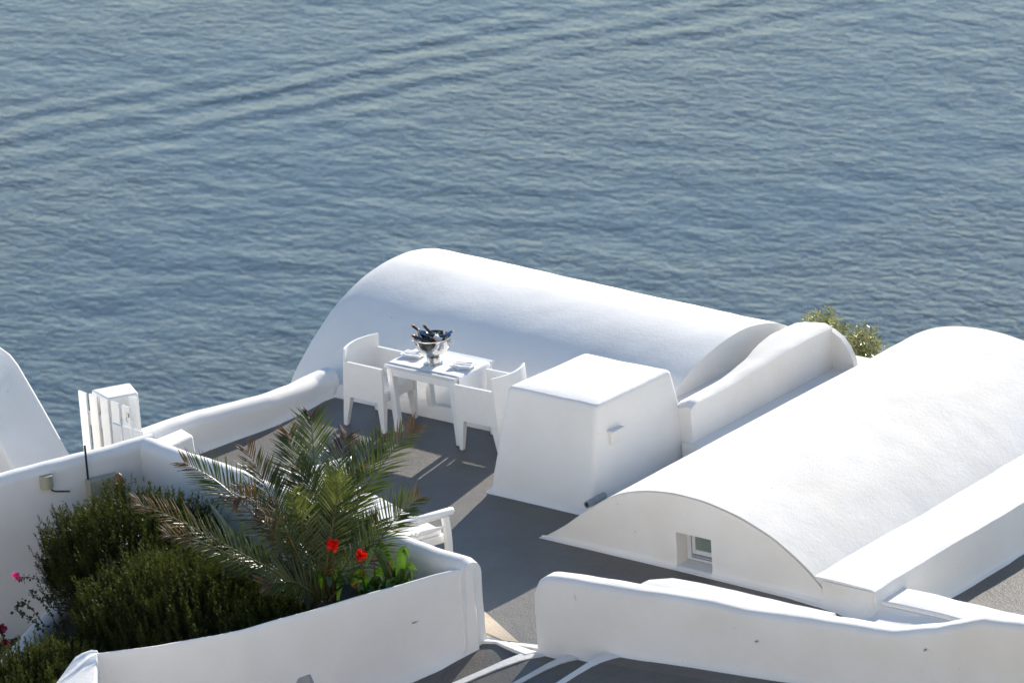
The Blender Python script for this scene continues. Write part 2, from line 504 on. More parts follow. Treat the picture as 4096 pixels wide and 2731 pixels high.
# ------------------------------------------------------------------ back vaulted house
def vault_profile_back():
    pts=[(0.56,-3.4),(0.56,-1.2),(0.56,-0.3),(0.56,0.0),(0.66,0.09),(0.80,0.18),(1.0,0.34),(1.24,0.52),(1.56,0.70),(1.87,0.805),(2.17,0.865),(2.48,0.90),(2.78,0.90)]
    mir=[(2.78,0.885),(3.11,0.81),(3.40,0.68),(3.70,0.48),(3.95,0.22),(4.08,-0.1),(4.12,-1.2),(4.12,-3.4)]
    return pts[:-1]+mir
def smooth_poly(pts, n):
    P=np.array(pts); d=np.r_[0,np.cumsum(np.hypot(*np.diff(P,axis=0).T))]
    t=np.linspace(0,d[-1],n)
    X=np.interp(t,d,P[:,0]); Y=np.interp(t,d,P[:,1])
    for _ in range(5):
        X[1:-1]=(X[:-2]+2*X[1:-1]+X[2:])/4; Y[1:-1]=(Y[:-2]+2*Y[1:-1]+Y[2:])/4
    return list(zip(X,Y))
house = empty('vaulted_house', (0.4,2.6,0), 'long white barrel vaulted roof rising behind the table and chairs, nearest the sea', 'building')
mb=MB()
pr=smooth_poly(vault_profile_back(), 90)
xs=list(np.linspace(-2.0,2.86,60))
rings=[]
for x in xs:
    # left edge eased over
    def wy(y):
        t=min(1,max(0,(y-0.56)/0.6)); return t*t*(3-2*t)
    rings.append([(x,y-0.052*(x+2.0)*wy(y),z - (0.03*(1-min(1,(x+2.0)/0.12))**2)) for y,z in pr])
mb.loft(rings)
mb.build('vault_roof', M['plaster'], house, wob=0.010, loc=(0.4,2.6,0))
# low coved kerb where the vault meets the terrace
mb=MB()
rr=[]
for x in np.linspace(-1.25,2.3,40):
    rr.append([(x,0.60,-0.02),(x,0.505,-0.02),(x,0.508,0.012),(x,0.535,0.035),(x,0.555,0.09),(x,0.60,0.12)])
mb.loft(rr)
mb.build('base_cove', M['plaster'], house, wob=0.006, loc=(0.4,2.6,0))

# ------------------------------------------------------------------ tapered chimney block
blk = empty('plaster_block', (2.7,-0.2,0), 'tapered white plaster block with flat square top beside the right chair', 'rooftop block')
mb=MB()
top=[(2.15,-0.70,1.12),(3.30,-0.74,1.13),(3.34,0.46,1.13),(2.22,0.48,1.12)]
bot=[(1.955,-0.865,0.0),(3.28,-0.865,0.0),(3.46,0.62,0.0),(1.95,0.62,0.0)]
rings=[]
def round_rect(c, rad, n=5):
    """c: 4 corners (ccw) -> rounded loop"""
    out=[]
    C=[Vector(p) for p in c]
    for i in range(4):
        p=C[i]; a=(C[i-1]-p).normalized(); b=(C[(i+1)%4]-p).normalized()
        p0=p+a*rad; p1=p+b*rad
        for k in range(n+1):
            t=k/n
            out.append(p0*(1-t)**2+p*2*t*(1-t)+p1*t**2)
        # densify the side
        q=C[(i+1)%4]; e=(C[i]-q).normalized()
        q0=q+e*rad
        for k in range(1,8): out.append(p1.lerp(q0,k/8))
    return out
for t,ex,dz in ((-0.08,0.06,0),(0.002,0.055,0),(0.02,0.02,0),(0.06,0.0,0)):
    c=[Vector(b).lerp(Vector(a),t) for a,b in zip(top,bot)]
    cen=sum(c,Vector())/4
    c=[p+(p-cen).normalized()*ex for p in c]
    rings.append(round_rect(c,0.05))
for t in np.linspace(0.12,0.95,14):
    rings.append(round_rect([Vector(b).lerp(Vector(a),t) for a,b in zip(top,bot)],0.05))
for k in range(1,6):
    a=k/5*math.pi/2; rad=0.045
    c=[Vector(b).lerp(Vector(a2),0.96+0.04*math.sin(a)) for a2,b in zip(top,bot)]
    cen=sum(c,Vector())/4
    sh=rad*(1-math.cos(a))
    rings.append(round_rect([p+(cen-p).normalized()*sh for p in c],0.05))
last=rings[-1]; cen=sum(last,Vector())/len(last)
for s_ in (0.75,0.5,0.25,0.08):
    rings.append([cen+(p-cen)*s_+Vector((0,0,0.006*(1-s_))) for p in last])
mb.loft(rings)
mb.build('block_body', M['plaster_rough'], blk, wob=0.012, loc=(2.7,-0.2,0))
mb=MB()
mb.box(3.22,3.335,-0.575,-0.43,0.66,0.80)
lampo=mb.build('wall_lamp', M['lamp_white'], blk, bevel=0.008, loc=(2.7,-0.2,0))
mb=MB()
mb.box(3.22,3.385,-0.60,-0.41,0.805,0.825)
mb.build('lamp_hood', M['alu'], lampo, bevel=0.004, loc=(0,0,0)).location = (-2.7,0.2,0)
mb=MB()
ring=[]
for i,(r_,yy) in enumerate([(0.036,-0.70),(0.036,-0.985),(0.027,-0.985),(0.027,-0.80)]):
    ring.append([(3.30+r_*math.cos(2*math.pi*k/20), yy, 0.165+r_*math.sin(2*math.pi*k/20)) for k in range(20)])
mb.loft(ring)
mb.build('drain_pipe', M['grey_pl'], blk, loc=(2.7,-0.2,0))

# ------------------------------------------------------------------ parapet wall between the two vaults
par = empty('parapet_wall', (3.37,1.7,0.3), 'narrow white wall with wavy top running between the two vaulted roofs', 'wall')
mb=MB()
yy=list(np.linspace(0.47,2.975,44))
def ztop(y): return interp([0.47,0.9,1.3,1.8,2.2,2.5,2.8,3.05],[0.80,0.79,0.80,0.825,0.85,0.858,0.856,0.850], y)
rings=[]
for i,y in enumerate(yy):
    z=ztop(y)
    if i==0: z-=0.05
    if i==1: z-=0.012
    xl=interp([0.47,1.3,1.8,2.3,2.8,3.05],[3.33,3.31,3.24,3.10,2.98,2.94],y)
    zl=z-interp([0.47,1.5,2.2,2.6,2.975],[0.035,0.03,0.03,0.06,0.13],y); bu=interp([2.2,2.975],[0.0,0.055],y)
    rings.append([(xl,y,-3.0),(xl,y,0.4),(xl,y,zl-0.03),(xl+0.02,y,zl-0.004),(lerp(xl,3.55,0.2),y,lerp(zl,z,0.2)+bu*0.75),(lerp(xl,3.55,0.4),y,lerp(zl,z,0.4)+bu),(lerp(xl,3.55,0.62),y,lerp(zl,z,0.62)+bu*0.8),(3.46,y,z+bu*0.25),(3.53,y,z-0.008),(3.55,y,z-0.026),(3.55,y,0.5),(3.56,y,-3.0)])
mb.loft(rings)
mb.build('wall_body', M['plaster_cream'], par, wob=0.010, loc=(3.37,1.7,0.3))
mb=MB()
prof=[(2.94,-3.0),(2.94,0.72),(3.02,0.79),(3.19,0.845),(3.33,0.872),(3.46,0.870),(3.58,0.846),(3.68,0.795),(3.76,0.71),(3.82,0.60),(3.845,0.47),(3.85,0.3),(3.85,-3.0)]
pp=smooth_poly(prof,60)
mb.loft([[(x,y,z) for x,z in pp] for y in (2.95,2.96,2.985,3.01,3.02)])
mb.build('arched_end', M['plaster_cream'], par, wob=0.008, loc=(3.37,1.7,0.3))
mb=MB()
mb.box(2.7,3.29,0.5,2.9,-3,0.52); mb.box(3.45,4.0,0.42,3.4,-3,0.375)
mb.build('gutter', M['plaster'], par, smooth=0, loc=(3.37,1.7,0.3))

# ------------------------------------------------------------------ right vaulted house
hr = empty('vaulted_house', (5.0,1.0,0), 'white barrel vaulted roof with arched front wall and a small sunken window', 'building')
arch=[(3.13,-0.03),(3.18,0.0),(3.38,0.11),(3.66,0.33),(4.0,0.565),(4.22,0.67),(4.49,0.742),(4.81,0.78),(5.17,0.768),(5.58,0.69),(5.98,0.545),(6.27,0.37),(6.46,0.22),(6.56,0.12)]
ap=smooth_poly(arch,70)
mb=MB()
ys_=list(np.linspace(-1.53,3.8,64))
rings=[]
for y in ys_:
    rings.append([(3.10,y,-3.2)]+[(x,y,z) for x,z in ap]+[(6.60,y,-3.2)])
mb.loft(rings)
mb.build('vault_roof', M['plaster_cream'], hr, wob=0.007, loc=(5.0,1.0,0))
# front wall as a skin with a real opening
X0,X1,Z0,Z1=4.825,5.245,0.025,0.375
def az(x): return float(np.interp(x,[p[0] for p in ap],[p[1] for p in ap]))
mb=MB()
YF=-1.545
xs_=sorted(set([3.16]+list(np.linspace(3.25,6.55,56))+[X0,X1]))
def cove(x): return interp([3.1,5.0,6.2,6.8,7.4,8.0,9.5],[0.05,0.06,0.09,0.16,0.34,0.62,0.95],x)
def coveh(x): return interp([3.1,5.0,6.2,7.2,9.5],[0.055,0.055,0.07,0.16,0.26],x)
def col_pts(x, zt):
    zc=min(coveh(x),max(0.01,zt*0.6))
    return zc
colz={}
NZ=10
for x in xs_:
    zt=max(az(x)-0.012,0.012)
    zc=min(coveh(x),zt*0.5)
    c=cove(x)
    lo=[(YF-c,-0.05),(YF-c,0.005),(YF-c*0.55,zc*0.12),(YF-c*0.2,zc*0.45),(YF,zc)]
    up=[(YF,lerp(zc,zt,k/NZ)) for k in range(1,NZ+1)]
    colz[x]=[(x,y,z) for y,z in lo+up]
for a,b in zip(xs_[:-1],xs_[1:]):
    A=colz[a];B=colz[b]
    if a>=X0-1e-6 and b<=X1+1e-6:
        # above the window
        za=A[-1][2]; zb=B[-1][2]
        for k in range(4):
            mb.add([(a,YF,lerp(Z1,za,k/4)),(b,YF,lerp(Z1,zb,k/4)),(b,YF,lerp(Z1,zb,(k+1)/4)),(a,YF,lerp(Z1,za,(k+1)/4))],[(0,1,2,3)])
        # below: foot cove up to the sill
        c=cove(a)
        pr_=[(YF-c,-0.05),(YF-c,0.005),(YF-c*0.5,0.010),(YF,Z0)]
        for (y1,z1),(y2,z2) in zip(pr_[:-1],pr_[1:]):
            mb.add([(a,y1,z1),(b,y1,z1),(b,y2,z2),(a,y2,z2)],[(0,1,2,3)])
    else:
        for k in range(len(A)-1): mb.add([A[k],B[k],B[k+1],A[k+1]],[(0,1,2,3)])
# reveal
D_=0.20
mb.add([(X0,YF,Z0),(X0,YF+D_,Z0),(X0,YF+D_,Z1),(X0,YF,Z1)],[(0,1,2,3)])
mb.add([(X1,YF,Z0),(X1,YF+D_,Z0),(X1,YF+D_,Z1),(X1,YF,Z1)],[(0,1,2,3)])
mb.add([(X0,YF,Z1),(X0,YF+D_,Z1),(X1,YF+D_,Z1),(X1,YF,Z1)],[(0,1,2,3)])
mb.add([(X0,YF,Z0),(X0,YF+D_,Z0+0.01),(X1,YF+D_,Z0+0.01),(X1,YF,Z0)],[(0,1,2,3)])
bmw=mb.build('front_wall', M['plaster_cream'], hr, smooth=35, loc=(5.0,1.0,0))
# the vault body behind the opening is hollowed by a shallow niche box drawn in front of it
hrv=[o for o in hr.children if o.name.startswith('vault_roof')][0]
cut=bpy.data.meshes.new('niche'); bmc=bmesh.new()
bmesh.ops.create_cube(bmc,size=1); 
for v_ in bmc.verts:
    v_.co=Vector((lerp(X0-0.004,X1+0.004,v_.co.x+0.5)-5.0, lerp(-1.8,YF+D_+0.12,v_.co.y+0.5)-1.0, lerp(Z0-0.004,Z1+0.004,v_.co.z+0.5)))
bmc.to_mesh(cut); bmc.free()
co=bpy.data.objects.new('niche',cut); COL.objects.link(co); co.parent=hr
bo=hrv.modifiers.new('niche','BOOLEAN'); bo.operation='DIFFERENCE'; bo.object=co; bo.solver='EXACT'
bpy.context.view_layer.update()
dg=bpy.context.evaluated_depsgraph_get()
nm=bpy.data.meshes.new_from_object(hrv.evaluated_get(dg))
hrv.modifiers.clear(); hrv.data=nm
bpy.data.objects.remove(co, do_unlink=True)
# window
win=MB()
yw=YF+D_
fx0,fx1=X0+0.002,X1-0.002; fz0,fz1=Z0+0.014,Z1-0.003
win.box(fx0,fx0+0.045,yw-0.035,yw+0.05,fz0,fz1)
win.box(fx1-0.03,fx1,yw-0.035,yw+0.05,fz0,fz1)
win.box(fx0+0.046,fx1-0.031,yw-0.034,yw+0.05,fz0,fz0+0.022)
win.box(fx0+0.046,fx1-0.031,yw-0.034,yw+0.05,fz1-0.022,fz1)
W_=win.build('window', M['alu'], hr, smooth=0, bevel=0.003, loc=(5.0,1.0,0))
mb=MB()
sx0,sx1,sz0,sz1=fx0+0.050,fx1-0.034,fz0+0.060,fz1-0.025
mb.box(sx0,sx0+0.036,yw-0.018,yw+0.02,sz0,sz1)
mb.box(sx1-0.02,sx1,yw-0.018,yw+0.02,sz0,sz1)
mb.box(sx0+0.037,sx1-0.021,yw-0.017,yw+0.02,sz0,sz0+0.045)
mb.box(sx0,sx1,yw-0.012,yw+0.02,fz0+0.028,fz0+0.036)
mb.build('sash', M['alu'], W_, smooth=0, bevel=0.002).location=(0,0,0)
mb=MB(); mb.box(sx0+0.036,sx1-0.02,yw-0.004,yw+0.002,sz0+0.045,sz1)
mb.build('pane', M['glass'], W_, smooth=0)
mb=MB(); mb.box(fx0+0.046,fx1-0.031,yw+0.012,yw+0.016,fz0+0.022,fz1-0.022)
mb.build('pane', M['glass'], W_, smooth=0)
for ch in W_.children: ch.location=(-5.0,-1.0,0)

# flat-topped wall along the right vault, with the coved foot that closes the passage
pw = empty('parapet_wall', (6.8,1.0,0), 'wide flat topped white wall along the right side of the arched vault', 'wall')
mb=MB()
prof=[(6.40,-3.3),(6.40,0.235),(6.60,0.243),(6.85,0.245),(7.08,0.240),(7.125,0.225),(7.135,0.19),(7.14,0.0),(7.145,-0.18),(7.165,-0.245),(7.20,-0.262),(7.20,-3.3)]
rings=[]
for y in list(np.linspace(-1.535,9.0,90)):
    rings.append([(x,y,z) for x,z in prof])
mb.loft(rings)
mb.build('wall_body', M['plaster'], pw, wob=0.012, loc=(6.8,1.0,0))
mb=MB()
rr=[]
for x in sorted(list(np.linspace(6.54,9.6,46))+[7.115,7.145]):
    zt=interp([6.54,7.115,7.145,9.6],[0.222,0.222,0.062,0.062],x); c=cove(x); zc=min(coveh(x),zt*0.95)
    yb=interp([7.115,7.145],[YF,-1.458],x)
    rr.append([(x,yb-c,-0.05),(x,yb-c,0.006),(x,yb-c*0.72,zc*0.08),(x,yb-c*0.45,zc*0.25),(x,yb-c*0.2,zc*0.6),(x,yb-0.012,zc),(x,yb-0.01,zt),(x,yb+0.1,zt),(x,yb+0.1,-0.05)])
mb.loft(rr)
mb.build('base_cove', M['plaster_cream'], pw, wob=0.006, loc=(6.8,1.0,0))

lw = MB()
wall_sweep(lw, [(6.95,-1.25,-3.2,0.10,0.40),(7.4,-1.25,-3.2,0.10,0.39),(8.5,-1.24,-3.2,0.10,0.39),(13,-1.2,-3.2,0.08,0.38)], r=0.03, flare=0, end_round=(False,False))
tag(lw.build('low_wall', M['plaster'], wob=0.014), 'low white wall crossing in front of the sunlit grey floor at the far right', 'wall')

# ------------------------------------------------------------------ front wall beside the steps
fw=MB()
tx=[4.96,5.12,5.3,6.27,7.25,8.16,8.9,9.37,9.83,10.28,12]
tz=[0.76,0.785,0.80,0.865,0.905,0.975,1.035,1.16,1.34,1.39,1.42]
path=[]
for x in np.linspace(4.96,12,60):
    zb=0.0 if x<5.35 else interp([5.35,5.7,5.8,6.2,12],[0.05,0.06,0.16,0.19,0.68],x)
    path.append((x,-3.74+interp([4.96,7,9,12],[0,0.03,0.03,0.0],x),zb-0.0,interp(tx,tz,x),0.24))
path.insert(0,(4.92,-3.74,0.0,0.76,0.235))
wall_sweep(fw, path, r=0.075, flare=0.035, fh=0.09, end_round=(True,False), er=0.14)
# carry the body below the ground line
stw=fw.build('stair_wall', M['plaster_cream'], wob=0.014)
tag(stw, 'long low white wall with rounded dipping top beside the steps in front', 'wall')
for px_,pz_ in ((7.45,0.65),(9.28,0.96)):
    mb=MB(); mb.lathe([(0.0,-0.02),(0.009,-0.02),(0.009,0.004),(0.004,0.007),(0.004,0.014),(0.0,0.014)],12,Matrix.Translation((px_,-3.862,pz_)) @ Matrix.Rotation(R(90),4,'X'))
    mb.build('wall_fixing', M['grey_pl'], stw)
mb=MB()
rr=[]
for x in np.linspace(6.02,7.95,26):
    e=min(1,(x-6.02)/0.16)
    yb=interp([6.0,8],[-3.36,-3.30],x)
    rr.append([(x,-3.70,-0.05),(x,-3.70,0.83),(x,-3.63,0.845),(x,yb-0.02-0.14*(1-e),0.835),(x,yb-0.14*(1-e),0.80),(x,yb-0.14*(1-e),-0.05)])
mb.loft(rr)
tag(mb.build('wall_ledge', M['plaster'], wob=0.010), 'flat white ledge sitting against the back of the front stair wall', 'ledge')

# ------------------------------------------------------------------ terrace edge walls on the left
tw=MB()
wall_sweep(tw, [(-1.66,-2.35,0,0.44,0.26),(-1.61,-1.90,0,0.42,0.26),(-1.56,-1.5,0,0.40,0.26),(-1.49,-1.0,0,0.355,0.26),(-1.39,-0.43,0,0.315,0.26),(-1.39,0.01,0,0.285,0.26),(-1.42,0.36,0,0.27,0.26),(-1.40,0.62,0,0.27,0.28)], r=0.11, flare=0.03, fh=0.07, end_round=(False,False))
o=tw.build('terrace_edge_wall', M['plaster'], wob=0.014)
tag(o,'low rounded white wall at the seaward edge of the grey terrace, left of the chairs','wall')
mb=MB()
mb.box(-1.72,-1.40,-1.95,0.62,-3.6,-0.03)
mb.build('retaining_wall', M['plaster'], o, smooth=0)
mb=MB()
mb.hexa([(-1.78,-2.55,-0.2),(-1.18,-2.55,-0.2),(-1.20,-1.73,-0.2),(-1.72,-1.56,-0.2)],[(-1.76,-2.55,0.33),(-1.22,-2.55,0.33),(-1.225,-1.755,0.33),(-1.67,-1.59,0.34)])
tag(mb.build('corner_block', M['plaster'], wob=0.008, bevel=0.035, seg=4), 'small square white block at the terrace corner by the picket gate', 'block')

gp=MB()
gp.hexa([(-1.85,-2.60,-3.4),(-1.47,-2.74,-3.4),(-1.30,-2.42,-3.4),(-1.62,-2.22,-3.4)],[(-1.82,-2.59,1.0),(-1.48,-2.72,1.0),(-1.32,-2.41,1.0),(-1.61,-2.23,1.0)])
tag(gp.build('gate_pillar', M['plaster'], bevel=0.025, seg=3, wob=0.006), 'square white pillar standing behind the picket gate', 'pillar')

def gate(name, label, x0, y0, dx, dy, tops, bw, zb, rails, gap_first=0):
    g=empty(name,(x0,y0,zb),label,'gate')
    L=math.hypot(dx,dy); ux,uy=dx/L,dy/L; nx_,ny_=-uy,ux
    for i,(t,zt) in enumerate(tops):
        mb=MB()
        a=(x0+ux*t,y0+uy*t); b=(x0+ux*(t+bw),y0+uy*(t+bw)); th=0.022
        mb.hexa([(a[0],a[1],zb),(b[0],b[1],zb),(b[0]+nx_*th,b[1]+ny_*th,zb),(a[0]+nx_*th,a[1]+ny_*th,zb)],
                [(a[0],a[1],zt),(b[0],b[1],zt-0.012),(b[0]+nx_*th,b[1]+ny_*th,zt-0.012),(a[0]+nx_*th,a[1]+ny_*th,zt)])
        mb.build('picket', M['table'], g, smooth=0, bevel=0.003, loc=(x0,y0,zb))
    for zr,hr_ in rails:
        mb=MB()
        a=(x0+ux*(tops[0][0]+0.02)+nx_*0.026,y0+uy*(tops[0][0]+0.02)+ny_*0.026); e=tops[-1][0]+bw-0.02
        b=(x0+ux*e+nx_*0.026,y0+uy*e+ny_*0.026); th=0.03
        mb.hexa([(a[0],a[1],zr),(b[0],b[1],zr),(b[0]+nx_*th,b[1]+ny_*th,zr),(a[0]+nx_*th,a[1]+ny_*th,zr)],
                [(a[0],a[1],zr+hr_),(b[0],b[1],zr+hr_),(b[0]+nx_*th,b[1]+ny_*th,zr+hr_),(a[0]+nx_*th,a[1]+ny_*th,zr+hr_)])
        mb.build('rail', M['table'], g, smooth=0, bevel=0.003, loc=(x0,y0,zb))
    return g
g1=gate('picket_gate','white wooden picket gate with five tall boards standing ajar by the pillar',-1.875,-2.722,0.75,-0.012,
     [(0,1.022),(0.150,1.015),(0.303,1.003),(0.454,0.990),(0.603,0.976)],0.108,0.0,[(0.655,0.14),(0.15,0.13)])
mb=MB(); mb.hexa([(-1.325,-2.56,0),(-1.245,-2.53,0),(-1.255,-2.505,0),(-1.335,-2.535,0)],[(-1.325,-2.56,0.99),(-1.245,-2.53,0.99),(-1.255,-2.505,0.99),(-1.335,-2.535,0.99)])
mb.build('post', M['table'], g1, smooth=0, bevel=0.004).location=(1.875,2.722,0)
mb=MB(); mb.box(-1.20,-1.165,-2.752,-2.74,0.86,0.90); mb.tube([(-1.19,-2.755,0.86),(-1.185,-2.765,0.835),(-1.17,-2.755,0.81)],0.006)
mb.build('latch', M['steel_dull'], g1).location=(1.875,2.722,0)
gate('low_picket_fence','short white picket panel half hidden behind the planter wall corner',-1.264,-2.898,0.62,-0.012,
     [(0.0,0.838),(0.146,0.834),(0.292,0.828)],0.118,0.0,[(0.45,0.09)])

# far left sloping buttress
mb=MB()
def bp(y,sh): return [(-3.6+sh,y,-3.4),(-3.6+sh,y,1.62),(-2.36+sh,y,1.62),(-2.20+sh,y,1.56),(-2.10+sh,y,1.46),(-1.80+sh,y,1.05),(-1.50+sh,y,0.60),(-0.95+sh,y,-0.35),(-0.95+sh,y,-3.4)]
rings=[]
for y in np.linspace(-3.3,-4.02,8):
    t=(y+3.3)/-0.72
    sh=lerp(0.0,0.06,t)
    ring=bp(y,sh)
    # camera-side top edge sits a little lower
    ring=[(x,yy,z-(0.17*t if z>-3 else 0)) for x,yy,z in ring]
    rings.append(ring)
mb.loft(rings)
tag(mb.build('sloping_buttress', M['plaster_rough'], wob=0.012, bevel=0.03), 'steeply sloping white buttress at the left edge above the planter', 'buttress')

# ------------------------------------------------------------------ planter walls
pl=empty('planter_wall',(1.5,-3.6,0),'tall white wall between terrace and planter, meeting in a raised corner by the gate','wall')
mb=MB()
wall_sweep(mb, [(-0.64,-3.15,-0.8,0.885,0.22),(0.0,-3.24,-0.2,0.885,0.22),(0.94,-3.40,0,0.89,0.22),(2.2,-3.68,0,0.89,0.22),(3.28,-3.90,0,0.885,0.23),(3.9,-4.00,0,0.88,0.26),(4.30,-4.02,0,0.865,0.29)], r=0.135, flare=0.03, end_round=(False,True), er=0.04)
mb.build('terrace_side', M['plaster'], pl, wob=0.014, loc=(1.5,-3.6,0))
mb=MB()
wall_sweep(mb, [(-0.57,-3.06,-0.85,0.89,0.22),(-0.66,-3.26,-0.85,0.885,0.22),(-0.95,-3.95,-0.85,0.87,0.22),(-1.22,-4.57,-0.85,0.87,0.22),(-1.9,-6.15,-0.85,0.88,0.22)], r=0.10, flare=0.05, fh=0.45, end_round=(False,False))
mb.build('seaward_side', M['plaster'], pl, wob=0.014, loc=(1.5,-3.6,0))

pf=MB()
rings=[]
PW=resample([(4.245,-3.985,-0.04),(4.10,-4.32,-0.09),(3.98,-4.62,-0.12),(3.78,-5.12,-0.2),(3.60,-5.58,-0.25),(3.36,-6.25,-0.35),(2.98,-6.85,-0.45),(2.56,-7.33,-0.55)],0.07)
for i_,(x,y,zb) in enumerate(PW):
    a=PW[max(i_-1,0)]; b=PW[min(i_+1,len(PW)-1)]
    d=Vector((b[0]-a[0],b[1]-a[1],0)).normalized(); n_=Vector((-d.y,d.x,0))
    zt=0.805+0.006*noise.noise(Vector((x*1.7,y*1.7,3)))
    fl=min(1.0,i_*0.07/0.45)
    pr_=[(0.11+0.065*fl,zb-0.3),(0.11+0.065*fl,zb+0.004),(0.105+0.03*fl,zb+0.03),(0.101+0.007*fl,zb+0.11),(0.098,zb+0.3),(0.095,lerp(zb,zt,0.6)),(0.092,zt-0.06),(0.088,zt-0.015),(0.075,zt),(0.055,zt-0.004),(0.0,zt-0.05),(-0.06,zt-0.13),(-0.09,zt-0.22),(-0.10,zb-0.3)]
    rings.append([Vector((x,y,z))+n_*u for u,z in pr_])
pf.loft(rings)
tag(pf.build('planter_front_wall', M['plaster'], wob=0.010), 'white front wall of the planter leaning along the path below the palm', 'wall')
mb=MB()
rr=[]
for t in np.linspace(0,1,12):
    c=Vector((2.50,-7.28,0)).lerp(Vector((3.45,-8.75,0)),t); d=Vector((0.84,0.54,0))
    w=lerp(0.12,0.34,min(1,t*1.8)); z=lerp(0.835,0.62,t)-0.06*max(0,1-t/0.12)**2
    a=c-d*w*0.9; b=c+d*w*0.55
    rr.append([(a.x,a.y,-3),(a.x,a.y,z-0.07),(a.x+0.03,a.y,z-0.015),(c.x,c.y,z+0.01),(b.x-0.02,b.y,z),(b.x,b.y,z-0.035),(b.x,b.y,-3)])
mb.loft(rr)
tag(mb.build('planter_end_wall', M['plaster_rough'], wob=0.008), 'sunlit flat topped end of the planter wall at the bottom left', 'wall')
lo=MB()
wall_sweep(lo, [(-0.9,-4.0,-0.85,-0.46,0.26),(-0.55,-4.75,-0.85,-0.42,0.26),(-0.25,-5.4,-0.9,-0.40,0.28),(0.08,-6.15,-1.0,-0.40,0.28),(0.6,-7.3,-1.1,-0.42,0.28)], r=0.11, flare=0.0, end_round=(False,False))
tag(lo.build('low_planter_wall', M['plaster'], wob=0.016), 'low rounded white wall emerging below the rosemary at the far left', 'wall')

# little lamp at the foot of the front planter wall
mb=MB()
mb.prism([(3.50,-5.86,0.0),(3.66,-5.60,0.0),(3.70,-5.62,0.0),(3.71,-5.68,0.0),(3.56,-5.92,0.0),(3.53,-5.92,0.0)],[(3.52,-5.86,0.20),(3.64,-5.62,0.20),(3.67,-5.64,0.19),(3.68,-5.69,0.19),(3.58,-5.88,0.19),(3.55,-5.90,0.19)])
lampst=mb.build('step_lamp', M['grey_pl'], bevel=0.008)
tag(lampst,'small grey step lamp fixed low on the planter front wall','lamp')
mb=MB(); mb.box(-0.05,0.05,-0.01,0.01,-0.05,0.02)
l=mb.build('lens', M['black'], lampst, smooth=0); l.location=(3.645,-5.80,0.10); l.rotation_euler=(0,0,R(58))

# ------------------------------------------------------------------ boxes, cable, pole and cactus on the seaward planter wall
wd=Vector((-0.395,-0.918,0)); wn=Vector((0.918,-0.395,0))
def wp(y,z,off=0.0):
    t=(y+3.26)/-0.918
    p=Vector((-0.66,-3.26,0))+wd*t+wn*(0.115+off); p.z=z
    return p
def wbox(name,y0,y1,z0,z1,d,mat,parent=None,bev=0.01,base=0.0):
    mb=MB()
    a=[wp(y0,z0,base),wp(y1,z0,base),wp(y1,z0,base+d),wp(y0,z0,base+d)]
    b=[wp(y0,z1,base),wp(y1,z1,base),wp(y1,z1,base+d),wp(y0,z1,base+d)]
    mb.hexa(a,b)
    return mb.build(name,mat,parent,smooth=40,bevel=bev)
# half-round lamp shade
mb=MB()
rings=[]
for z in (0.655,0.79):
    ring=[]
    for k in range(13):
        a=math.pi*k/12
        p=wp(-4.18+0.062*math.cos(a),z,0.003+0.085*math.sin(a)); ring.append(p)
    rings.append(ring)
mb.loft(rings)
lm=mb.build('wall_lamp', M['beige'], bevel=0.004)
tag(lm,'beige half round lamp on the white wall left of the black pole','lamp')
b2=wbox('electric_box',-3.50,-3.80,0.26,0.645,0.12,M['beige'])
tag(b2,'larger beige electric box on the white wall above the rosemary','electric box')
wbox('box_door',-3.53,-3.77,0.28,0.615,0.012,M['beige'],b2,0.004,0.1205)
mb=MB(); mb.tube([wp(-4.15,0.66,0.05),wp(-4.145,0.625,0.04),wp(-4.10,0.595,0.02),wp(-4.03,0.575,0.012),wp(-3.96,0.555,0.010)],0.008)
tag(mb.build('cable',M['black']),'thin dark cable looping from the round lamp towards the electric box','cable')
mb=MB(); p0=wp(-3.777,0.642,0.03); mb.tube([p0,p0+Vector((0,0,0.18)),p0+Vector((0.0,0.0,0.36))],0.011,10)
tag(mb.build('pole',M['black']),'thin black upright pole against the white wall above the electric box','pole')
cx=empty('cactus',(-0.455,-3.705,0.13),'small brown columnar cactus in front of the electric box','cactus')
mb=MB()
mb.lathe([(0.03,-0.2),(0.05,0.0),(0.055,0.2),(0.05,0.36),(0.045,0.39),(0.052,0.44),(0.052,0.52),(0.036,0.57),(0.012,0.59)],16)
mb.build('cactus_stem',M['cactus'],cx,wob=0.004)
mb=MB()
mb.lathe([(0.02,0.1),(0.04,0.2),(0.045,0.28),(0.03,0.33),(0.01,0.345)],14,Matrix.Translation((0.055,-0.075,0)))
mb.build('cactus_arm',M['cactus'],cx,wob=0.004)

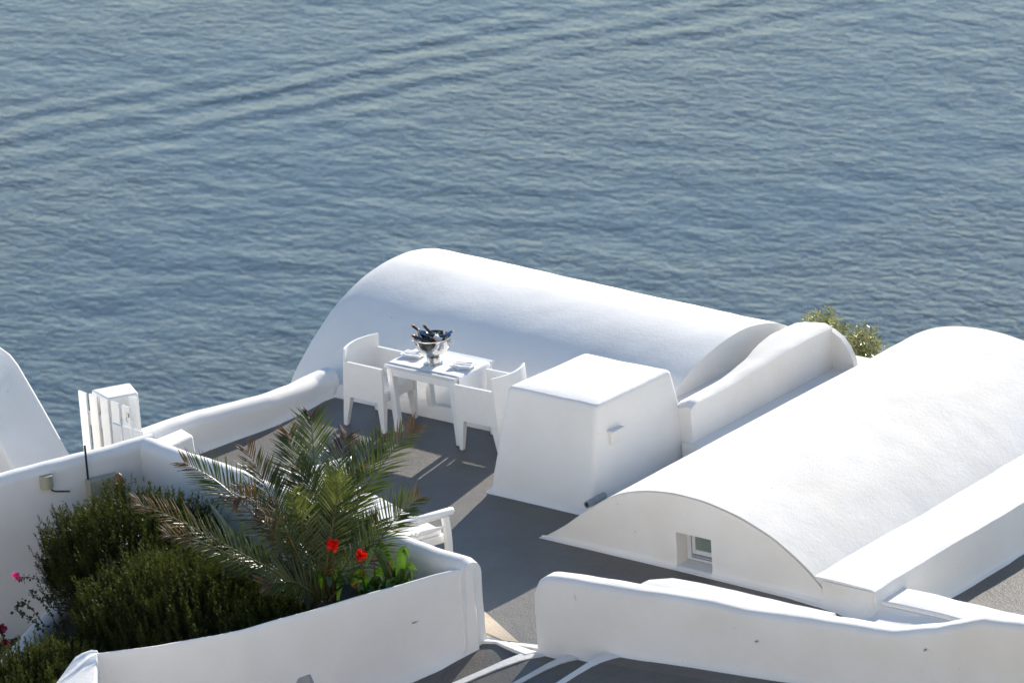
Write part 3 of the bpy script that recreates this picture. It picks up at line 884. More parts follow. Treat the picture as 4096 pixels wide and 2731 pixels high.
# ------------------------------------------------------------------ dining table
tb=empty('dining_table',(0.39,0.33,0),'white rectangular dining table set for two against the vault','table')
TL=(0.39,0.33,0)
mb=MB(); mb.box(-0.084,0.866,0.0,0.66,0.708,0.74)
mb.build('tabletop',M['table_top'],tb,smooth=0,bevel=0.004,loc=TL)
mb=MB()
mb.box(-0.02,0.80,0.018,0.04,0.625,0.707); mb.box(-0.02,0.80,0.62,0.642,0.625,0.707)
mb.box(-0.055,-0.035,0.08,0.58,0.625,0.707); mb.box(0.815,0.835,0.08,0.58,0.625,0.707)
mb.build('apron',M['table'],tb,smooth=0,bevel=0.003,loc=TL)
for lx,ly in ((-0.062,0.012),(0.766,0.012),(-0.062,0.574),(0.766,0.574)):
    mb=MB(); s_=0.074; e=0.052; q=0.066
    mb.hexa([(lx+e,ly,0),(lx+e+q,ly,0),(lx+e+q,ly+q,0),(lx+e,ly+q,0)],[(lx,ly,0.7075),(lx+s_,ly,0.7075),(lx+s_,ly+s_,0.7075),(lx,ly+s_,0.7075)])
    mb.build('leg',M['table'],tb,smooth=0,bevel=0.005,loc=TL)
# linen runner hanging over both ends
mb=MB()
NX,NY=44,20
top=[];
for j in range(NY+1):
    for i in range(NX+1):
        s_=lerp(-0.17,1.19,i/NX); y=lerp(0.058,0.572,j/NY)
        x0,x1=-0.086,0.869
        if s_<x0: x=x0-0.006-0.02*(x0-s_); z=0.744-(x0-s_)
        elif s_>x1: d=s_-x1; x=x1+0.006+0.02*math.sin(j*0.7)*d; z=0.744-d
        else: x=s_; z=0.744+0.0012*math.sin(x*41+j)+0.0015*noise.noise(Vector((x*9,y*9,2)))
        if s_>x1: y+=-0.05*(s_-x1)*(j/NY-0.2)*2; 
        top.append((x,y,z))
mb.add(top,[(j*(NX+1)+i,j*(NX+1)+i+1,(j+1)*(NX+1)+i+1,(j+1)*(NX+1)+i) for j in range(NY) for i in range(NX)])
cl=mb.build('tablecloth',M['cloth'],smooth=50)
so=cl.modifiers.new('solid','SOLIDIFY'); so.thickness=0.003; so.offset=1
tag(cl,'white linen runner on the table, hanging down over its ends','tablecloth')

# ------------------------------------------------------------------ chairs
def make_chair(name,loc,rz,label,group):
    g=empty(name,loc,label,'chair',group,rz)
    W=0.28
    def xb(z): return -0.305+z*0.083      # rear edge leans in
    bk=MB()
    n=14; t=0.026; WB=0.2782
    rings=[]
    for k in range(n+1):
        u=k/n*2-1; y=u*WB; bulge=-0.075*(1-u*u)
        rings.append([(xb(z)+bulge*min(1,0.45+0.55*(z-0.33)/0.53)+dx,y,z) for z,dx in ((0.33,0),(0.5,0),(0.7,0),(0.862,0),(0.862,t),(0.7,t),(0.5,t),(0.33,t))])
    bk.loft(rings); bk.build('backrest',M['chair'],g,smooth=30,bevel=0.003)
    for s in (-1,1):
        a=MB(); y0=s*W; y1=s*(W-0.034)
        def q(y): return [(xb(0.33)-0.001,y,0.331),(0.27,y,0.331),(0.275,y,0.715),(xb(0.715)-0.001,y,0.72)]
        a.prism(q(y0),q(y1)); a.build('armrest',M['chair'],g,smooth=0,bevel=0.003)
        for fr in (0,1):
            l=MB()
            if fr: top=[(0.178,0.272)]; tx0,tx1=0.178,0.2695; bx0,bx1=0.216,0.256
            else: tx0,tx1=xb(0.33)+0.002,xb(0.33)+0.096; bx0,bx1=-0.307,-0.262
            yi=s*(W-0.034); yi2=s*(W-0.045); yb=s*(W-0.002)
            l.hexa([(bx0,yb,0),(bx1,yb,0),(bx1,yi2,0),(bx0,yi2,0)],[(tx0,s*W,0.330),(tx1,s*W,0.330),(tx1,s*(W-0.07),0.330),(tx0,s*(W-0.07),0.330)])
            l.build('leg',M['chair'],g,smooth=0,bevel=0.003)
    st=MB(); st.box(-0.268,0.262,-W+0.036,W-0.036,0.332,0.44)
    st.build('seat',M['chair'],g,smooth=0,bevel=0.012)
    return g
make_chair('armchair',(-0.32,0.19,0),0,'white moulded armchair on the left of the table, facing right','white armchairs at the table')
make_chair('armchair',(1.185,0.21,0),math.pi,'white moulded armchair between the table and the plaster block','white armchairs at the table')

# ------------------------------------------------------------------ wine cooler and bottles
bc=Vector((0.376,0.272,0.7475))
wc=empty('wine_cooler',bc,'polished steel footed bowl full of wine bottles on the table','wine cooler')
mb=MB(); mb.lathe([(0.0,0.0),(0.104,0.0),(0.106,0.004),(0.098,0.010),(0.080,0.014),(0.0,0.016)],40)
mb.build('foot',M['steel'],wc)
mb=MB(); mb.lathe([(0.074,0.0145),(0.074,0.07),(0.077,0.072),(0.077,0.080),(0.070,0.082),(0.058,0.086)],40)
mb.build('stem',M['steel'],wc)
mb=MB()
outer=[(0.05,0.087),(0.080,0.094),(0.115,0.113),(0.148,0.145),(0.172,0.185),(0.188,0.23),(0.197,0.275),(0.200,0.292),(0.198,0.297)]
inner=[(0.194,0.296),(0.190,0.275),(0.180,0.23),(0.163,0.187),(0.138,0.150),(0.105,0.120),(0.06,0.103),(0.0,0.1)]
mb.lathe(outer+inner,56)
mb.build('bowl',M['steel'],wc)
for s in (-1,1):
    mb=MB(); a0=R(20)
    c=Vector((math.cos(a0)*0.19*s,math.sin(a0)*0.19*s,0.24)); tdir=Vector((-math.sin(a0),math.cos(a0),0)); od=Vector((math.cos(a0)*s,math.sin(a0)*s,0))
    mb.tube([c+tdir*0.035,c+tdir*0.035+od*0.03,c-tdir*0.035+od*0.03,c-tdir*0.035],0.007)
    mb.build('handle',M['steel'],wc)

def bottle(tip, body_end, foil, label, lab=False):
    tip=Vector(tip); be=Vector(body_end); d=(be-tip).normalized()
    zq=Vector((0,0,1)).rotation_difference(d).to_matrix().to_4x4()
    Mt=Matrix.Translation(tip) @ zq
    o=empty('wine_bottle',tip,label,'bottle','wine bottles in the steel bowl')
    o.matrix_world=Mt
    mb=MB(); mb.lathe([(0.0,0.0),(0.0115,0.0),(0.0115,0.024),(0.0,0.024)],14); mb.build('cork',M['cork'],o)
    mb=MB(); mb.lathe([(0.010,0.018),(0.0155,0.018),(0.0158,0.034),(0.0145,0.036),(0.0145,0.095),(0.0135,0.096)],16); mb.build('foil',M[foil],o)
    mb=MB(); mb.lathe([(0.013,0.095),(0.0142,0.097),(0.0155,0.115),(0.026,0.135),(0.035,0.15),(0.0375,0.165),(0.0375,0.300),(0.033,0.306),(0.0,0.304)],22); mb.build('bottle_glass',M['bottle'],o)
    if lab:
        mb=MB(); mb.lathe([(0.0379,0.185),(0.0381,0.186),(0.0381,0.275),(0.0379,0.276)],22,cap=False); mb.build('label',M['paper'],o)
    return o
bottle((0.150,0.215,1.150),(0.42,0.33,0.93),'foil_black','black bottle with bare cork leaning highest out of the bowl at its left')
bottle((0.262,0.270,1.155),(0.46,0.34,0.93),'foil_black','black necked bottle standing second from the left in the bowl')
bottle((0.222,0.115,1.080),(0.47,0.26,0.96),'foil_red','bottle with dark red foil lying lowest over the left rim')
bottle((0.250,0.195,1.105),(0.54,0.315,0.985),'foil_blue','bottle with bright blue foil lying across the bowl, white label showing',True)
bottle((0.575,0.385,1.105),(0.36,0.22,0.955),'foil_blue','blue foiled bottle sticking out over the right rim')
bottle((0.520,0.165,1.072),(0.28,0.28,0.955),'foil_red','bottle with cork end pointing forward inside the front rim')

# ------------------------------------------------------------------ place settings
def setting(cx_,cy_,rot,where):
    p=empty('dinner_plate',(cx_,cy_,0.7475),'white plate '+where,'plate')
    mb=MB(); mb.lathe([(0.0,0.0),(0.062,0.0),(0.075,0.004),(0.112,0.014),(0.114,0.017),(0.110,0.018),(0.074,0.009),(0.0,0.008)],36)
    mb.build('dish',M['ceramic'],p)
    mb=MB(); nn=10; s=0.10
    ptsn=[]
    for j in range(nn+1):
        for i in range(nn+1):
            x=lerp(-s*1.25,s*1.25,i/nn); y=lerp(-s*0.85,s*0.85,j/nn)
            ptsn.append((x,y,0.026+0.006*noise.noise(Vector((x*16,y*16,cx_)))+0.004*math.sin(x*30+y*11)))
    mb.add(ptsn,[(j*(nn+1)+i,j*(nn+1)+i+1,(j+1)*(nn+1)+i+1,(j+1)*(nn+1)+i) for j in range(nn) for i in range(nn)])
    nk=mb.build('napkin',M['cloth'],smooth=60); nk.location=(cx_,cy_,0.7475); nk.rotation_euler=(0,0,rot)
    so=nk.modifiers.new('solid','SOLIDIFY'); so.thickness=0.009; so.offset=0
    tag(nk,'folded white napkin on the plate '+where,'napkin')
    Mr=Matrix.Translation((cx_,cy_,0.7475)) @ Matrix.Rotation(rot,4,'Z')
    for nm,oy in (('knife',-0.028),('fork',0.022)):
        mb=MB()
        if nm=='knife':
            mb.prism([(-0.095,-0.006,0),(0.0,-0.006,0),(0.10,-0.009,0),(0.112,0.004,0),(0.0,0.006,0),(-0.095,0.006,0)],[(-0.095,-0.006,.004),(0.0,-0.006,.004),(0.10,-0.009,.003),(0.112,0.004,.003),(0.0,0.006,.004),(-0.095,0.006,.004)])
        else:
            mb.prism([(-0.095,-0.006,0),(0.03,-0.004,0),(0.045,-0.012,0),(0.055,-0.012,0),(0.055,0.012,0),(0.045,0.012,0),(0.03,0.004,0),(-0.095,0.006,0)],[(-0.095,-0.006,.004),(0.03,-0.004,.004),(0.045,-0.012,.005),(0.055,-0.012,.006),(0.055,0.012,.006),(0.045,0.012,.005),(0.03,0.004,.004),(-0.095,0.006,.004)])
            for k in range(4):
                yk=-0.0105+k*0.0065
                mb.box(0.0551,0.098,yk,yk+0.0025,0.002,0.006)
        o=mb.build(nm,M['steel_dull'],smooth=0)
        o.matrix_world=Mr @ Matrix.Translation((0,oy,0.040)) @ Matrix.Rotation(R(6),4,'X')
        tag(o,'steel '+nm+' lying on the napkin '+where,nm)
setting(0.045,0.335,R(8),'near the left chair')
setting(0.725,0.325,R(12),'near the cloth end at the right chair')

# ------------------------------------------------------------------ bench behind the planter wall
bn=empty('wooden_bench',(2.93,-2.70,0),'white wooden bench with turned arm rail behind the planter wall, half hidden by palm','bench',None,math.atan2(0.325,-0.945))
# local: x along length (towards the left arm), y negative = towards the wall -> after rotation +y = towards wall
LEN=1.86; DEP=0.74
def bb(name,x0,x1,y0,y1,z0,z1,bev=0.008,mat='chair'):
    mb=MB(); mb.box(x0,x1,y0,y1,z0,z1); return mb.build(name,M[mat],bn,smooth=0,bevel=bev)
bb('seat',0.03,LEN-0.03,-0.0,DEP,0.29,0.37,0.012)
bb('cushion',0.06,0.92,0.03,DEP-0.03,0.371,0.425,0.02,'cloth')
bb('cushion',0.94,LEN-0.06,0.03,DEP-0.03,0.371,0.425,0.02,'cloth')
for ix,x in enumerate((0.0,LEN)):
    sgn=1 if ix==0 else -1
    for y in (0.02,DEP-0.03):
        mb=MB()
        rings=[]
        for z in np.linspace(0,0.575,14):
            bow=-sgn*0.035*math.sin(math.pi*(z/0.575))*0.9
            w=0.034
            rings.append([(x+bow-w*0.8,y-w,z),(x+bow+w*0.8,y-w,z),(x+bow+w*0.8,y+w,z),(x+bow-w*0.8,y+w,z)])
        mb.loft(rings); mb.build('post',M['chair'],bn,smooth=30,bevel=0.006)
    mb=MB()
    mb.tube([(x,-0.075,0.61),(x,-0.06,0.61),(x,0.3,0.61),(x,DEP+0.03,0.605)],[0.03,0.042,0.044,0.042],16)
    mb.build('arm_rail',M['chair'],bn)
    mb=MB()
    prof=[(0.010,0.0),(0.014,0.03),(0.022,0.12),(0.027,0.25),(0.020,0.29),(0.030,0.305),(0.030,0.315),(0.020,0.325),(0.020,0.345),(0.030,0.355),(0.030,0.365),(0.020,0.38),(0.027,0.42),(0.022,0.55),(0.014,0.64),(0.010,0.67)]
    mb.lathe(prof,14,Matrix.Translation((x,0.04,0.47)) @ Matrix.Rotation(R(-90),4,'X'))
    mb.build('spindle',M['chair'],bn)
mb=MB()
mb.hexa([(LEN-0.01,0.05,0.40),(LEN+0.03,0.05,0.40),(LEN+0.03,DEP-0.05,0.40),(LEN-0.01,DEP-0.05,0.40)],[(LEN+0.0,0.05,0.60),(LEN+0.03,0.05,0.60),(LEN+0.03,DEP-0.05,0.60),(LEN+0.0,DEP-0.05,0.60)])
mb.build('side_board',M['chair'],bn,smooth=0,bevel=0.006)

# ------------------------------------------------------------------ foliage tools
rng=np.random.default_rng(7)
def mesh_np(name,V,F,mat,parent=None,loc=None,smooth=False,kind=None):
    me=bpy.data.meshes.new(name)
    V=np.asarray(V,dtype=np.float32); F=np.asarray(F,dtype=np.int32)
    me.vertices.add(len(V)); me.vertices.foreach_set('co',V.ravel())
    k=F.shape[1]
    me.loops.add(F.size); me.loops.foreach_set('vertex_index',F.ravel())
    me.polygons.add(len(F)); me.polygons.foreach_set('loop_start',np.arange(0,F.size,k,dtype=np.int32))
    me.update(calc_edges=True); me.validate()
    me.materials.append(mat)
    o=bpy.data.objects.new(name,me); COL.objects.link(o)
    if parent is not None: o.parent=parent
    if loc is not None: o.location=loc
    if kind: o['kind']=kind
    return o

def unit(a): return a/np.maximum(np.linalg.norm(a,axis=-1,keepdims=True),1e-9)

def needles(bases,dirs,lens,per,nl,nw,spread=0.75):
    """needle leaves around sprigs -> V,F quads"""
    S=len(bases)
    t=rng.uniform(0.02,1.0,(S,per))
    org=bases[:,None,:]+dirs[:,None,:]*(t*lens[:,None])[...,None]
    rnd=unit(rng.normal(size=(S,per,3)))
    side=unit(np.cross(dirs[:,None,:],rnd))
    nd=unit(dirs[:,None,:]*(1-spread*(1-t*0.55))[...,None]+side*spread)
    L=(nl*rng.uniform(0.7,1.2,(S,per))*(1.05-0.45*t))[...,None]
    wv=unit(np.cross(nd,unit(rng.normal(size=(S,per,3)))))*nw
    p0=org-wv*0.6; p1=org+wv*0.6; tip=org+nd*L
    p2=tip+wv*0.35; p3=tip-wv*0.35
    V=np.stack([p0,p1,p2,p3],axis=2).reshape(-1,3)
    F=np.arange(len(V)).reshape(-1,4)
    return V,F

def bush(label,center,rad,nsp,slen,per=54,lean=(0,0),zfloor=-9,ndots=0,seed=1):
    global rng
    rng=np.random.default_rng(seed)
    c=np.array(center); r=np.array(rad)
    root=empty('rosemary_bush',(center[0],center[1],center[2]-rad[2]),label,'bush','rosemary bushes in the planter')
    rl=np.array([center[0],center[1],center[2]-rad[2]])
    u=unit(rng.normal(size=(nsp*2,3))); u=u[u[:,2]>-0.35][:nsp]
    lump=np.array([1+0.22*noise.noise(Vector(tuple(p*2.3+seed)))+0.10*noise.noise(Vector(tuple(p*6+seed))) for p in u])
    depth=rng.uniform(0.45,1.0,len(u))**0.6
    pts=c+u*r*(lump*depth)[:,None]
    d=unit(u*np.array([0.42,0.42,0.3])+np.array([lean[0],lean[1],1.05])+rng.normal(size=u.shape)*0.12)
    L=slen*rng.uniform(0.55,1.25,len(u))
    bases=pts-d*(L*0.75)[:,None]
    V,F=needles(bases,d,L,per,0.040,0.0060,0.58)
    mesh_np('foliage',V-rl,F,M['rosemary'],root)
    # woody stems
    mb=MB()
    for i in range(0,len(u),6):
        b=Vector(bases[i]); e=Vector(pts[i]); m=b.lerp(Vector((c[0],c[1],c[2]-r[2])),0.55)
        mb.tube([m-Vector(rl),b-Vector(rl),e-Vector(rl)],[0.008,0.005,0.002],4)
    mb.build('stems',M['twig'],root,smooth=0)
    if ndots:  # tiny pale dots scattered over the upper sprigs
        idx=rng.choice(np.where(u[:,2]>0.2)[0],ndots)
        B=pts[idx]+d[idx]*(L[idx]*0.18)[:,None]-rl+rng.normal(size=(ndots,3))*0.02
        V=[];F=[]
        for b in B:
            q=unit(rng.normal(size=(2,3)))*0.007
            k=len(V); V+= [b-q[0]-q[1],b+q[0]-q[1],b+q[0]+q[1],b-q[0]+q[1]]; F.append((k,k+1,k+2,k+3))
        mesh_np('pale_dots',V,F,M['dot'],root,kind='stuff')
    return root
bush('tall dark rosemary bush filling the planter against the seaward wall',(0.42,-4.40,0.24),(1.12,0.90,0.60),2300,0.40,ndots=110,seed=3)
bush('broad dark rosemary bush spreading behind the front planter wall',(2.0,-5.45,0.36),(1.20,0.92,0.54),2500,0.32,seed=11)
bush('low olive rosemary bush hanging forward at the bottom left corner',(1.62,-6.98,0.04),(0.85,0.80,0.42),1500,0.30,seed=23)
bush('small rosemary bush between the palm and the front planter wall',(3.05,-5.5,0.36),(0.45,0.55,0.36),700,0.24,seed=31)

# ------------------------------------------------------------------ palm
def spline(pts,n):
    P=np.array(pts,float); k=len(P)
    t=np.linspace(0,k-1,n); out=[]
    for s in t:
        i=min(int(s),k-2); f=s-i
        p0=P[max(i-1,0)];p1=P[i];p2=P[i+1];p3=P[min(i+2,k-1)]
        out.append(0.5*((2*p1)+(-p0+p2)*f+(2*p0-5*p1+4*p2-p3)*f*f+(-p0+3*p1-3*p2+p3)*f**3))
    return np.array(out)
def frond(pts,mat,parent,ploc,n=46,ll=0.30,start=0.22,droop=0.25,seed=0,wid=0.0092,tip=2.0):
    r=np.random.default_rng(seed+100)
    P=spline(pts,60)
    T=unit(np.gradient(P,axis=0))
    V=[];F=[];MI=[]
    def quad(a,b,c,d,mi=0):
        k=len(V); V.extend([a,b,c,d]); F.append((k,k+1,k+2,k+3)); MI.append(mi)
    up=unit(np.array([0.42,-0.46,0.78])+r.normal(size=3)*0.10)
    prev=None
    for i in range(60):
        t=i/59; w=0.012*(1-t)+0.0025
        s=np.cross(T[i],up); s=unit(s) if np.linalg.norm(s)>0.12 else np.array([0.77,0.64,0.0])
        u=np.cross(s,T[i])
        ring=[P[i]+s*w,P[i]+u*w,P[i]-s*w,P[i]-u*w]
        if prev is not None:
            for k in range(4): quad(prev[k],prev[(k+1)%4],ring[(k+1)%4],ring[k],2)
        prev=ring
    for j in range(n):
        t=start+(1-start)*(j+0.5)/n
        for sd in (-1,1):
            if r.random()<0.05: continue
            tt=min(0.999,max(0,t+r.uniform(-0.008,0.008)))
            x=tt*59; i=min(int(x),58); f=x-i
            p=P[i]*(1-f)+P[i+1]*f; d=T[i]
            s=np.cross(d,up); s=unit(s) if np.linalg.norm(s)>0.12 else np.array([0.77,0.64,0.0])
            u=np.cross(s,d)
            q=(tt-start)/(1-start)
            L=ll*(0.50+0.75*math.sin(math.pi*min(1,0.16+0.76*q))**0.8)*(1-0.35*q**3)*r.uniform(0.80,1.12)
            fw=0.75+0.75*q
            dirv=unit(s*sd*1.0+d*fw+u*r.uniform(0.20,0.55)+r.normal(size=3)*0.05)
            dn=np.array([0,0,-1.0])
            m=p+dirv*L*0.5; e=p+unit(dirv+dn*droop*r.uniform(0.2,1.4))*L
            wv=unit(np.cross(dirv,u+r.normal(size=3)*0.3))*wid*r.uniform(0.65,1.05)
            h=u*wid*0.5
            mi=1 if q+r.normal()*0.07>tip else 0
            # folded blade: two strips either side of a raised keel
            quad(p-wv*0.4,p+h*0.3,m+h,m-wv,mi); quad(p+h*0.3,p+wv*0.4,m+wv,m+h,mi)
            quad(m-wv,m+h,e,e-wv*0.06,mi); quad(m+h,m+wv,e+wv*0.06,e,mi)
    o=mesh_np('frond',np.array(V)-np.array(ploc),F,M[mat],parent)
    o.data.materials.append(M['palm_dry']); o.data.materials.append(M['rachis'])
    o.data.polygons.foreach_set('material_index',np.array(MI,dtype=np.int32))
    return o
FR={
"F1":[(3.198,-4.924,0.502),(3.044,-4.684,1.001),(2.886,-4.522,1.339),(2.755,-4.35,1.65),(2.623,-4.203,1.905),(2.536,-4.096,1.998)],
"F2":[(3.191,-4.929,0.503),(2.994,-4.694,0.95),(2.777,-4.525,1.288),(2.572,-4.407,1.494),(2.423,-4.273,1.636),(2.273,-4.138,1.779)],
"F3":[(3.182,-4.936,0.504),(2.945,-4.867,0.87),(2.692,-4.81,1.239),(2.54,-4.764,1.404),(2.397,-4.711,1.565),(2.206,-4.67,1.787)],
"F4":[(3.176,-4.941,0.504),(2.979,-4.903,0.89),(2.77,-4.945,1.126),(2.544,-5.016,1.326),(2.318,-5.084,1.533),(2.152,-5.138,1.665),(1.924,-5.24,1.801)],
"F5":[(3.198,-4.924,0.502),(3.096,-4.99,0.791),(2.947,-5.093,1.083),(2.849,-5.165,1.351),(2.832,-5.219,1.514),(2.747,-5.337,1.66),(2.723,-5.476,1.651)],
"F6":[(3.166,-4.949,0.505),(2.922,-5.099,0.795),(2.683,-5.281,1.009),(2.418,-5.481,1.228),(2.106,-5.71,1.47),(1.882,-5.908,1.621)],
"F7":[(3.172,-4.944,0.504),(3.068,-5.089,0.734),(2.965,-5.269,0.887),(2.743,-5.517,1.105),(2.524,-5.768,1.312),(2.338,-6.027,1.44)],
"F8":[(3.214,-4.911,0.501),(3.207,-4.704,0.865),(3.229,-4.497,1.178),(3.25,-4.34,1.381),(3.322,-4.143,1.581),(3.419,-3.913,1.81),(3.488,-3.751,1.939)],
"F9":[(3.207,-4.916,0.502),(3.096,-4.631,0.904),(3.049,-4.354,1.172),(3.029,-4.047,1.458),(2.981,-3.833,1.592),(2.959,-3.608,1.702)],
"F10":[(3.204,-4.919,0.502),(3.036,-4.596,0.968),(2.913,-4.306,1.282),(2.812,-4.091,1.392),(2.677,-3.896,1.521),(2.579,-3.669,1.652)],
"F11":[(3.23,-4.898,0.5),(3.37,-4.723,0.729),(3.533,-4.529,0.96),(3.649,-4.368,1.202),(3.731,-4.295,1.315),(3.856,-4.178,1.443)],
"F12":[(3.204,-4.919,0.502),(3.228,-4.867,0.752),(3.251,-4.798,1.039),(3.278,-4.71,1.363),(3.305,-4.674,1.573),(3.3,-4.68,1.748)],
"F13":[(3.191,-4.929,0.503),(3.143,-5.035,0.883),(3.106,-5.15,1.222),(3.102,-5.292,1.445),(3.108,-5.469,1.573)],
"F21":[(3.2,-4.92,0.5),(3.10,-4.72,0.88),(2.96,-4.60,1.20),(2.82,-4.52,1.45),(2.66,-4.48,1.62)],
"F22":[(3.2,-4.92,0.5),(3.18,-4.70,0.9),(3.12,-4.50,1.22),(3.10,-4.34,1.45),(3.12,-4.20,1.60)],
"F16":[(3.2,-4.92,0.5),(3.05,-4.8,0.75),(2.85,-4.7,0.92),(2.6,-4.62,1.0),(2.35,-4.55,0.98)],
"F17":[(3.2,-4.92,0.5),(3.25,-5.1,0.72),(3.2,-5.3,0.88),(3.1,-5.55,0.92)],
"F18":[(3.2,-4.92,0.5),(2.98,-5.05,0.68),(2.7,-5.1,0.82),(2.4,-5.2,0.86)],
"F19":[(3.2,-4.92,0.5),(3.3,-4.7,0.78),(3.35,-4.45,1.0),(3.35,-4.2,1.12)],
"F20":[(3.2,-4.92,0.5),(3.1,-4.7,0.85),(2.95,-4.5,1.1),(2.75,-4.35,1.2)],
"F15":[(3.198,-4.924,0.502),(3.153,-4.95,0.898),(3.116,-4.99,1.254),(3.114,-5.053,1.494),(3.142,-5.111,1.692)],
}
PL=(3.2,-4.92,0.3)
palm=empty('palm_tree',PL,'young palm with arching green and browning fronds growing in the planter','palm')
mb=MB()
mb.lathe([(0.10,-0.15),(0.12,0.0),(0.13,0.10),(0.10,0.2),(0.05,0.27)],16)
mb.build('trunk',M['twig'],palm,wob=0.02)
fm={"F3":('palm',0.78),"F4":('palm',0.86),"F5":('palm_dry',0.0),"F6":('palm',0.58),"F7":('palm',0.72),"F8":('palm',0.80),"F10":('palm',0.72),"F12":('palm_y',2.0),"F13":('palm',0.75),"F15":('palm_y',2.0),"F17":('palm',0.85)}
for i,(k,p) in enumerate(FR.items()):
    m_,tip_=fm.get(k,('palm',0.93))
    big=k not in ('F5','F6','F7','F13','F15','F12')
    fo=frond(p,m_,palm,PL,n=56 if big else 50,ll=0.30 if big else 0.25,seed=i,droop=0.10 if k not in ('F5','F13') else 0.6,tip=tip_)
    if k=='F5': fo['label']='dry brown arched frond'
    if k=='F6': fo['label']='long frond browning towards its tip'

# ------------------------------------------------------------------ agave, cannas, bougainvillea
def blade(mb,pts,w,fold=0.25,nrm=(0.6,-0.7,0.3)):
    P=spline(pts,12); T=unit(np.gradient(P,axis=0)); nr=np.array(nrm)
    L=[];C=[];Rr=[]
    for i in range(12):
        t=i/11; ww=w*math.sin(math.pi*min(0.98,0.12+0.86*t))**0.8
        s=unit(np.cross(T[i],nr)); u=unit(np.cross(s,T[i]))
        C.append(P[i]); L.append(P[i]-s*ww+u*ww*fold); Rr.append(P[i]+s*ww+u*ww*fold)
    for i in range(11):
        mb.add([L[i],C[i],C[i+1],L[i+1]],[(0,1,2,3)]); mb.add([C[i],Rr[i],Rr[i+1],C[i+1]],[(0,1,2,3)])
ag=empty('agave_plant',(1.62,-4.25,0.2),'grey green agave with pointed leaves left of the palm','agave')
for a,b,c,w in [((1.62,-4.25,0.25),(1.45,-4.2,0.62),(1.22,-4.2,0.90),0.05),((1.63,-4.25,0.25),(1.66,-4.2,0.5),(1.60,-4.2,0.78),0.07),((1.65,-4.25,0.25),(1.82,-4.25,0.5),(1.95,-4.3,0.70),0.06),((1.60,-4.3,0.25),(1.45,-4.45,0.5),(1.30,-4.6,0.62),0.055)]:
    mb=MB(); blade(mb,[a,tuple((np.array(a)+np.array(b))/2+np.array([0,0,0.03])),b,c],w)
    o=mb.build('leaf',M['agave'],ag,smooth=60,loc=(1.62,-4.25,0.2)); o.location=(0,0,0)
def petals(mb,c,rad,n,seed,flat=0.5):
    r=np.random.default_rng(seed)
    for k in range(n):
        d=unit(r.normal(size=3)+np.array([0,0,flat])); s=unit(np.cross(d,r.normal(size=3))); u=np.cross(s,d)
        L=rad*r.uniform(0.7,1.1); w=L*0.42
        c0=np.array(c); pts=[]
        for i in range(4):
            t=i/3
            q=c0+d*L*t+u*L*0.25*t*t
            ww=w*math.sin(math.pi*(0.12+0.72*t))
            pts.append((q-s*ww,q+u*ww*0.2,q+s*ww))
        for i in range(3):
            a,b=pts[i],pts[i+1]
            mb.add([a[0],a[1],b[1],b[0]],[(0,1,2,3)]); mb.add([a[1],a[2],b[2],b[1]],[(0,1,2,3)])
def canna(base,label,leaves,stems):
    g=empty('canna_plant',base,label,'flower'); b0=np.array(base)
    for pts,w,m in leaves:
        mb=MB(); blade(mb,[tuple(np.array(p)-b0) for p in pts],w,0.3); mb.build('leaf',M[m],g,smooth=60)
    for pts,fl,rad,m,np_ in stems:
        mb=MB(); mb.tube([tuple(np.array(p)-b0) for p in pts],[0.010]*(len(pts)-1)+[0.006],6); mb.build('stem',M['stem'],g)
        if fl is not None:
            mb=MB(); petals(mb,tuple(np.array(fl)-b0),rad,np_,int(rad*1000)+np_); mb.build('flower',M[m],g,smooth=60)
def leafset(base,n,h0,h1,out,seed,w0=0.040,w1=0.062):
    r=np.random.default_rng(seed); L=[]
    b=np.array(base)
    for k in range(n):
        a=2*math.pi*(k+r.uniform(-0.35,0.35))/n; d=np.array([math.cos(a),math.sin(a),0])
        h=r.uniform(h0,h1); o=out*r.uniform(0.5,1.2)
        p0=b+d*0.02; p1=b+d*o*0.35+np.array([0,0,h*0.62]); p2=b+d*o*0.8+np.array([0,0,h]); p3=b+d*o*1.25+np.array([0,0,h*r.uniform(0.72,1.0)])
        L.append(([tuple(p0),tuple(p1),tuple(p2),tuple(p3)],r.uniform(w0,w1),'canna' if r.random()<0.35 else 'canna_dark'))
    return L
canna((3.24,-4.80,0.40),'red flowered canna with the higher bloom in front of the palm',
  leafset((3.24,-4.80,0.42),6,0.18,0.40,0.20,61),
  [([(3.25,-4.8,0.42),(3.33,-4.86,0.80),(3.44,-4.94,1.13)],(3.44,-4.94,1.165),0.066,'red',30),([(3.28,-4.83,0.42),(3.26,-4.86,0.70),(3.27,-4.88,0.84)],(3.27,-4.88,0.86),0.035,'rust',7)])
canna((3.52,-4.62,0.42),'red flowered canna with the lower bloom and withered buds beside it',
  leafset((3.54,-4.64,0.42),8,0.16,0.42,0.19,62),
  [([(3.52,-4.62,0.42),(3.56,-4.68,0.75),(3.60,-4.75,0.98)],(3.60,-4.75,1.02),0.066,'red',28),([(3.54,-4.62,0.42),(3.54,-4.72,0.60),(3.54,-4.78,0.72)],(3.54,-4.78,0.72),0.04,'rust',7),([(3.56,-4.60,0.42),(3.64,-4.62,0.75),(3.66,-4.64,0.96)],(3.66,-4.64,0.97),0.030,'rust',5)])
canna((3.82,-4.55,0.45),'leafy canna without blooms in the corner by the wall end',
  leafset((3.84,-4.54,0.45),11,0.30,0.64,0.20,63,0.040,0.070),
  [([(3.84,-4.55,0.45),(3.82,-4.58,0.75),(3.79,-4.60,0.92)],(3.79,-4.60,0.93),0.038,'rust',6)])

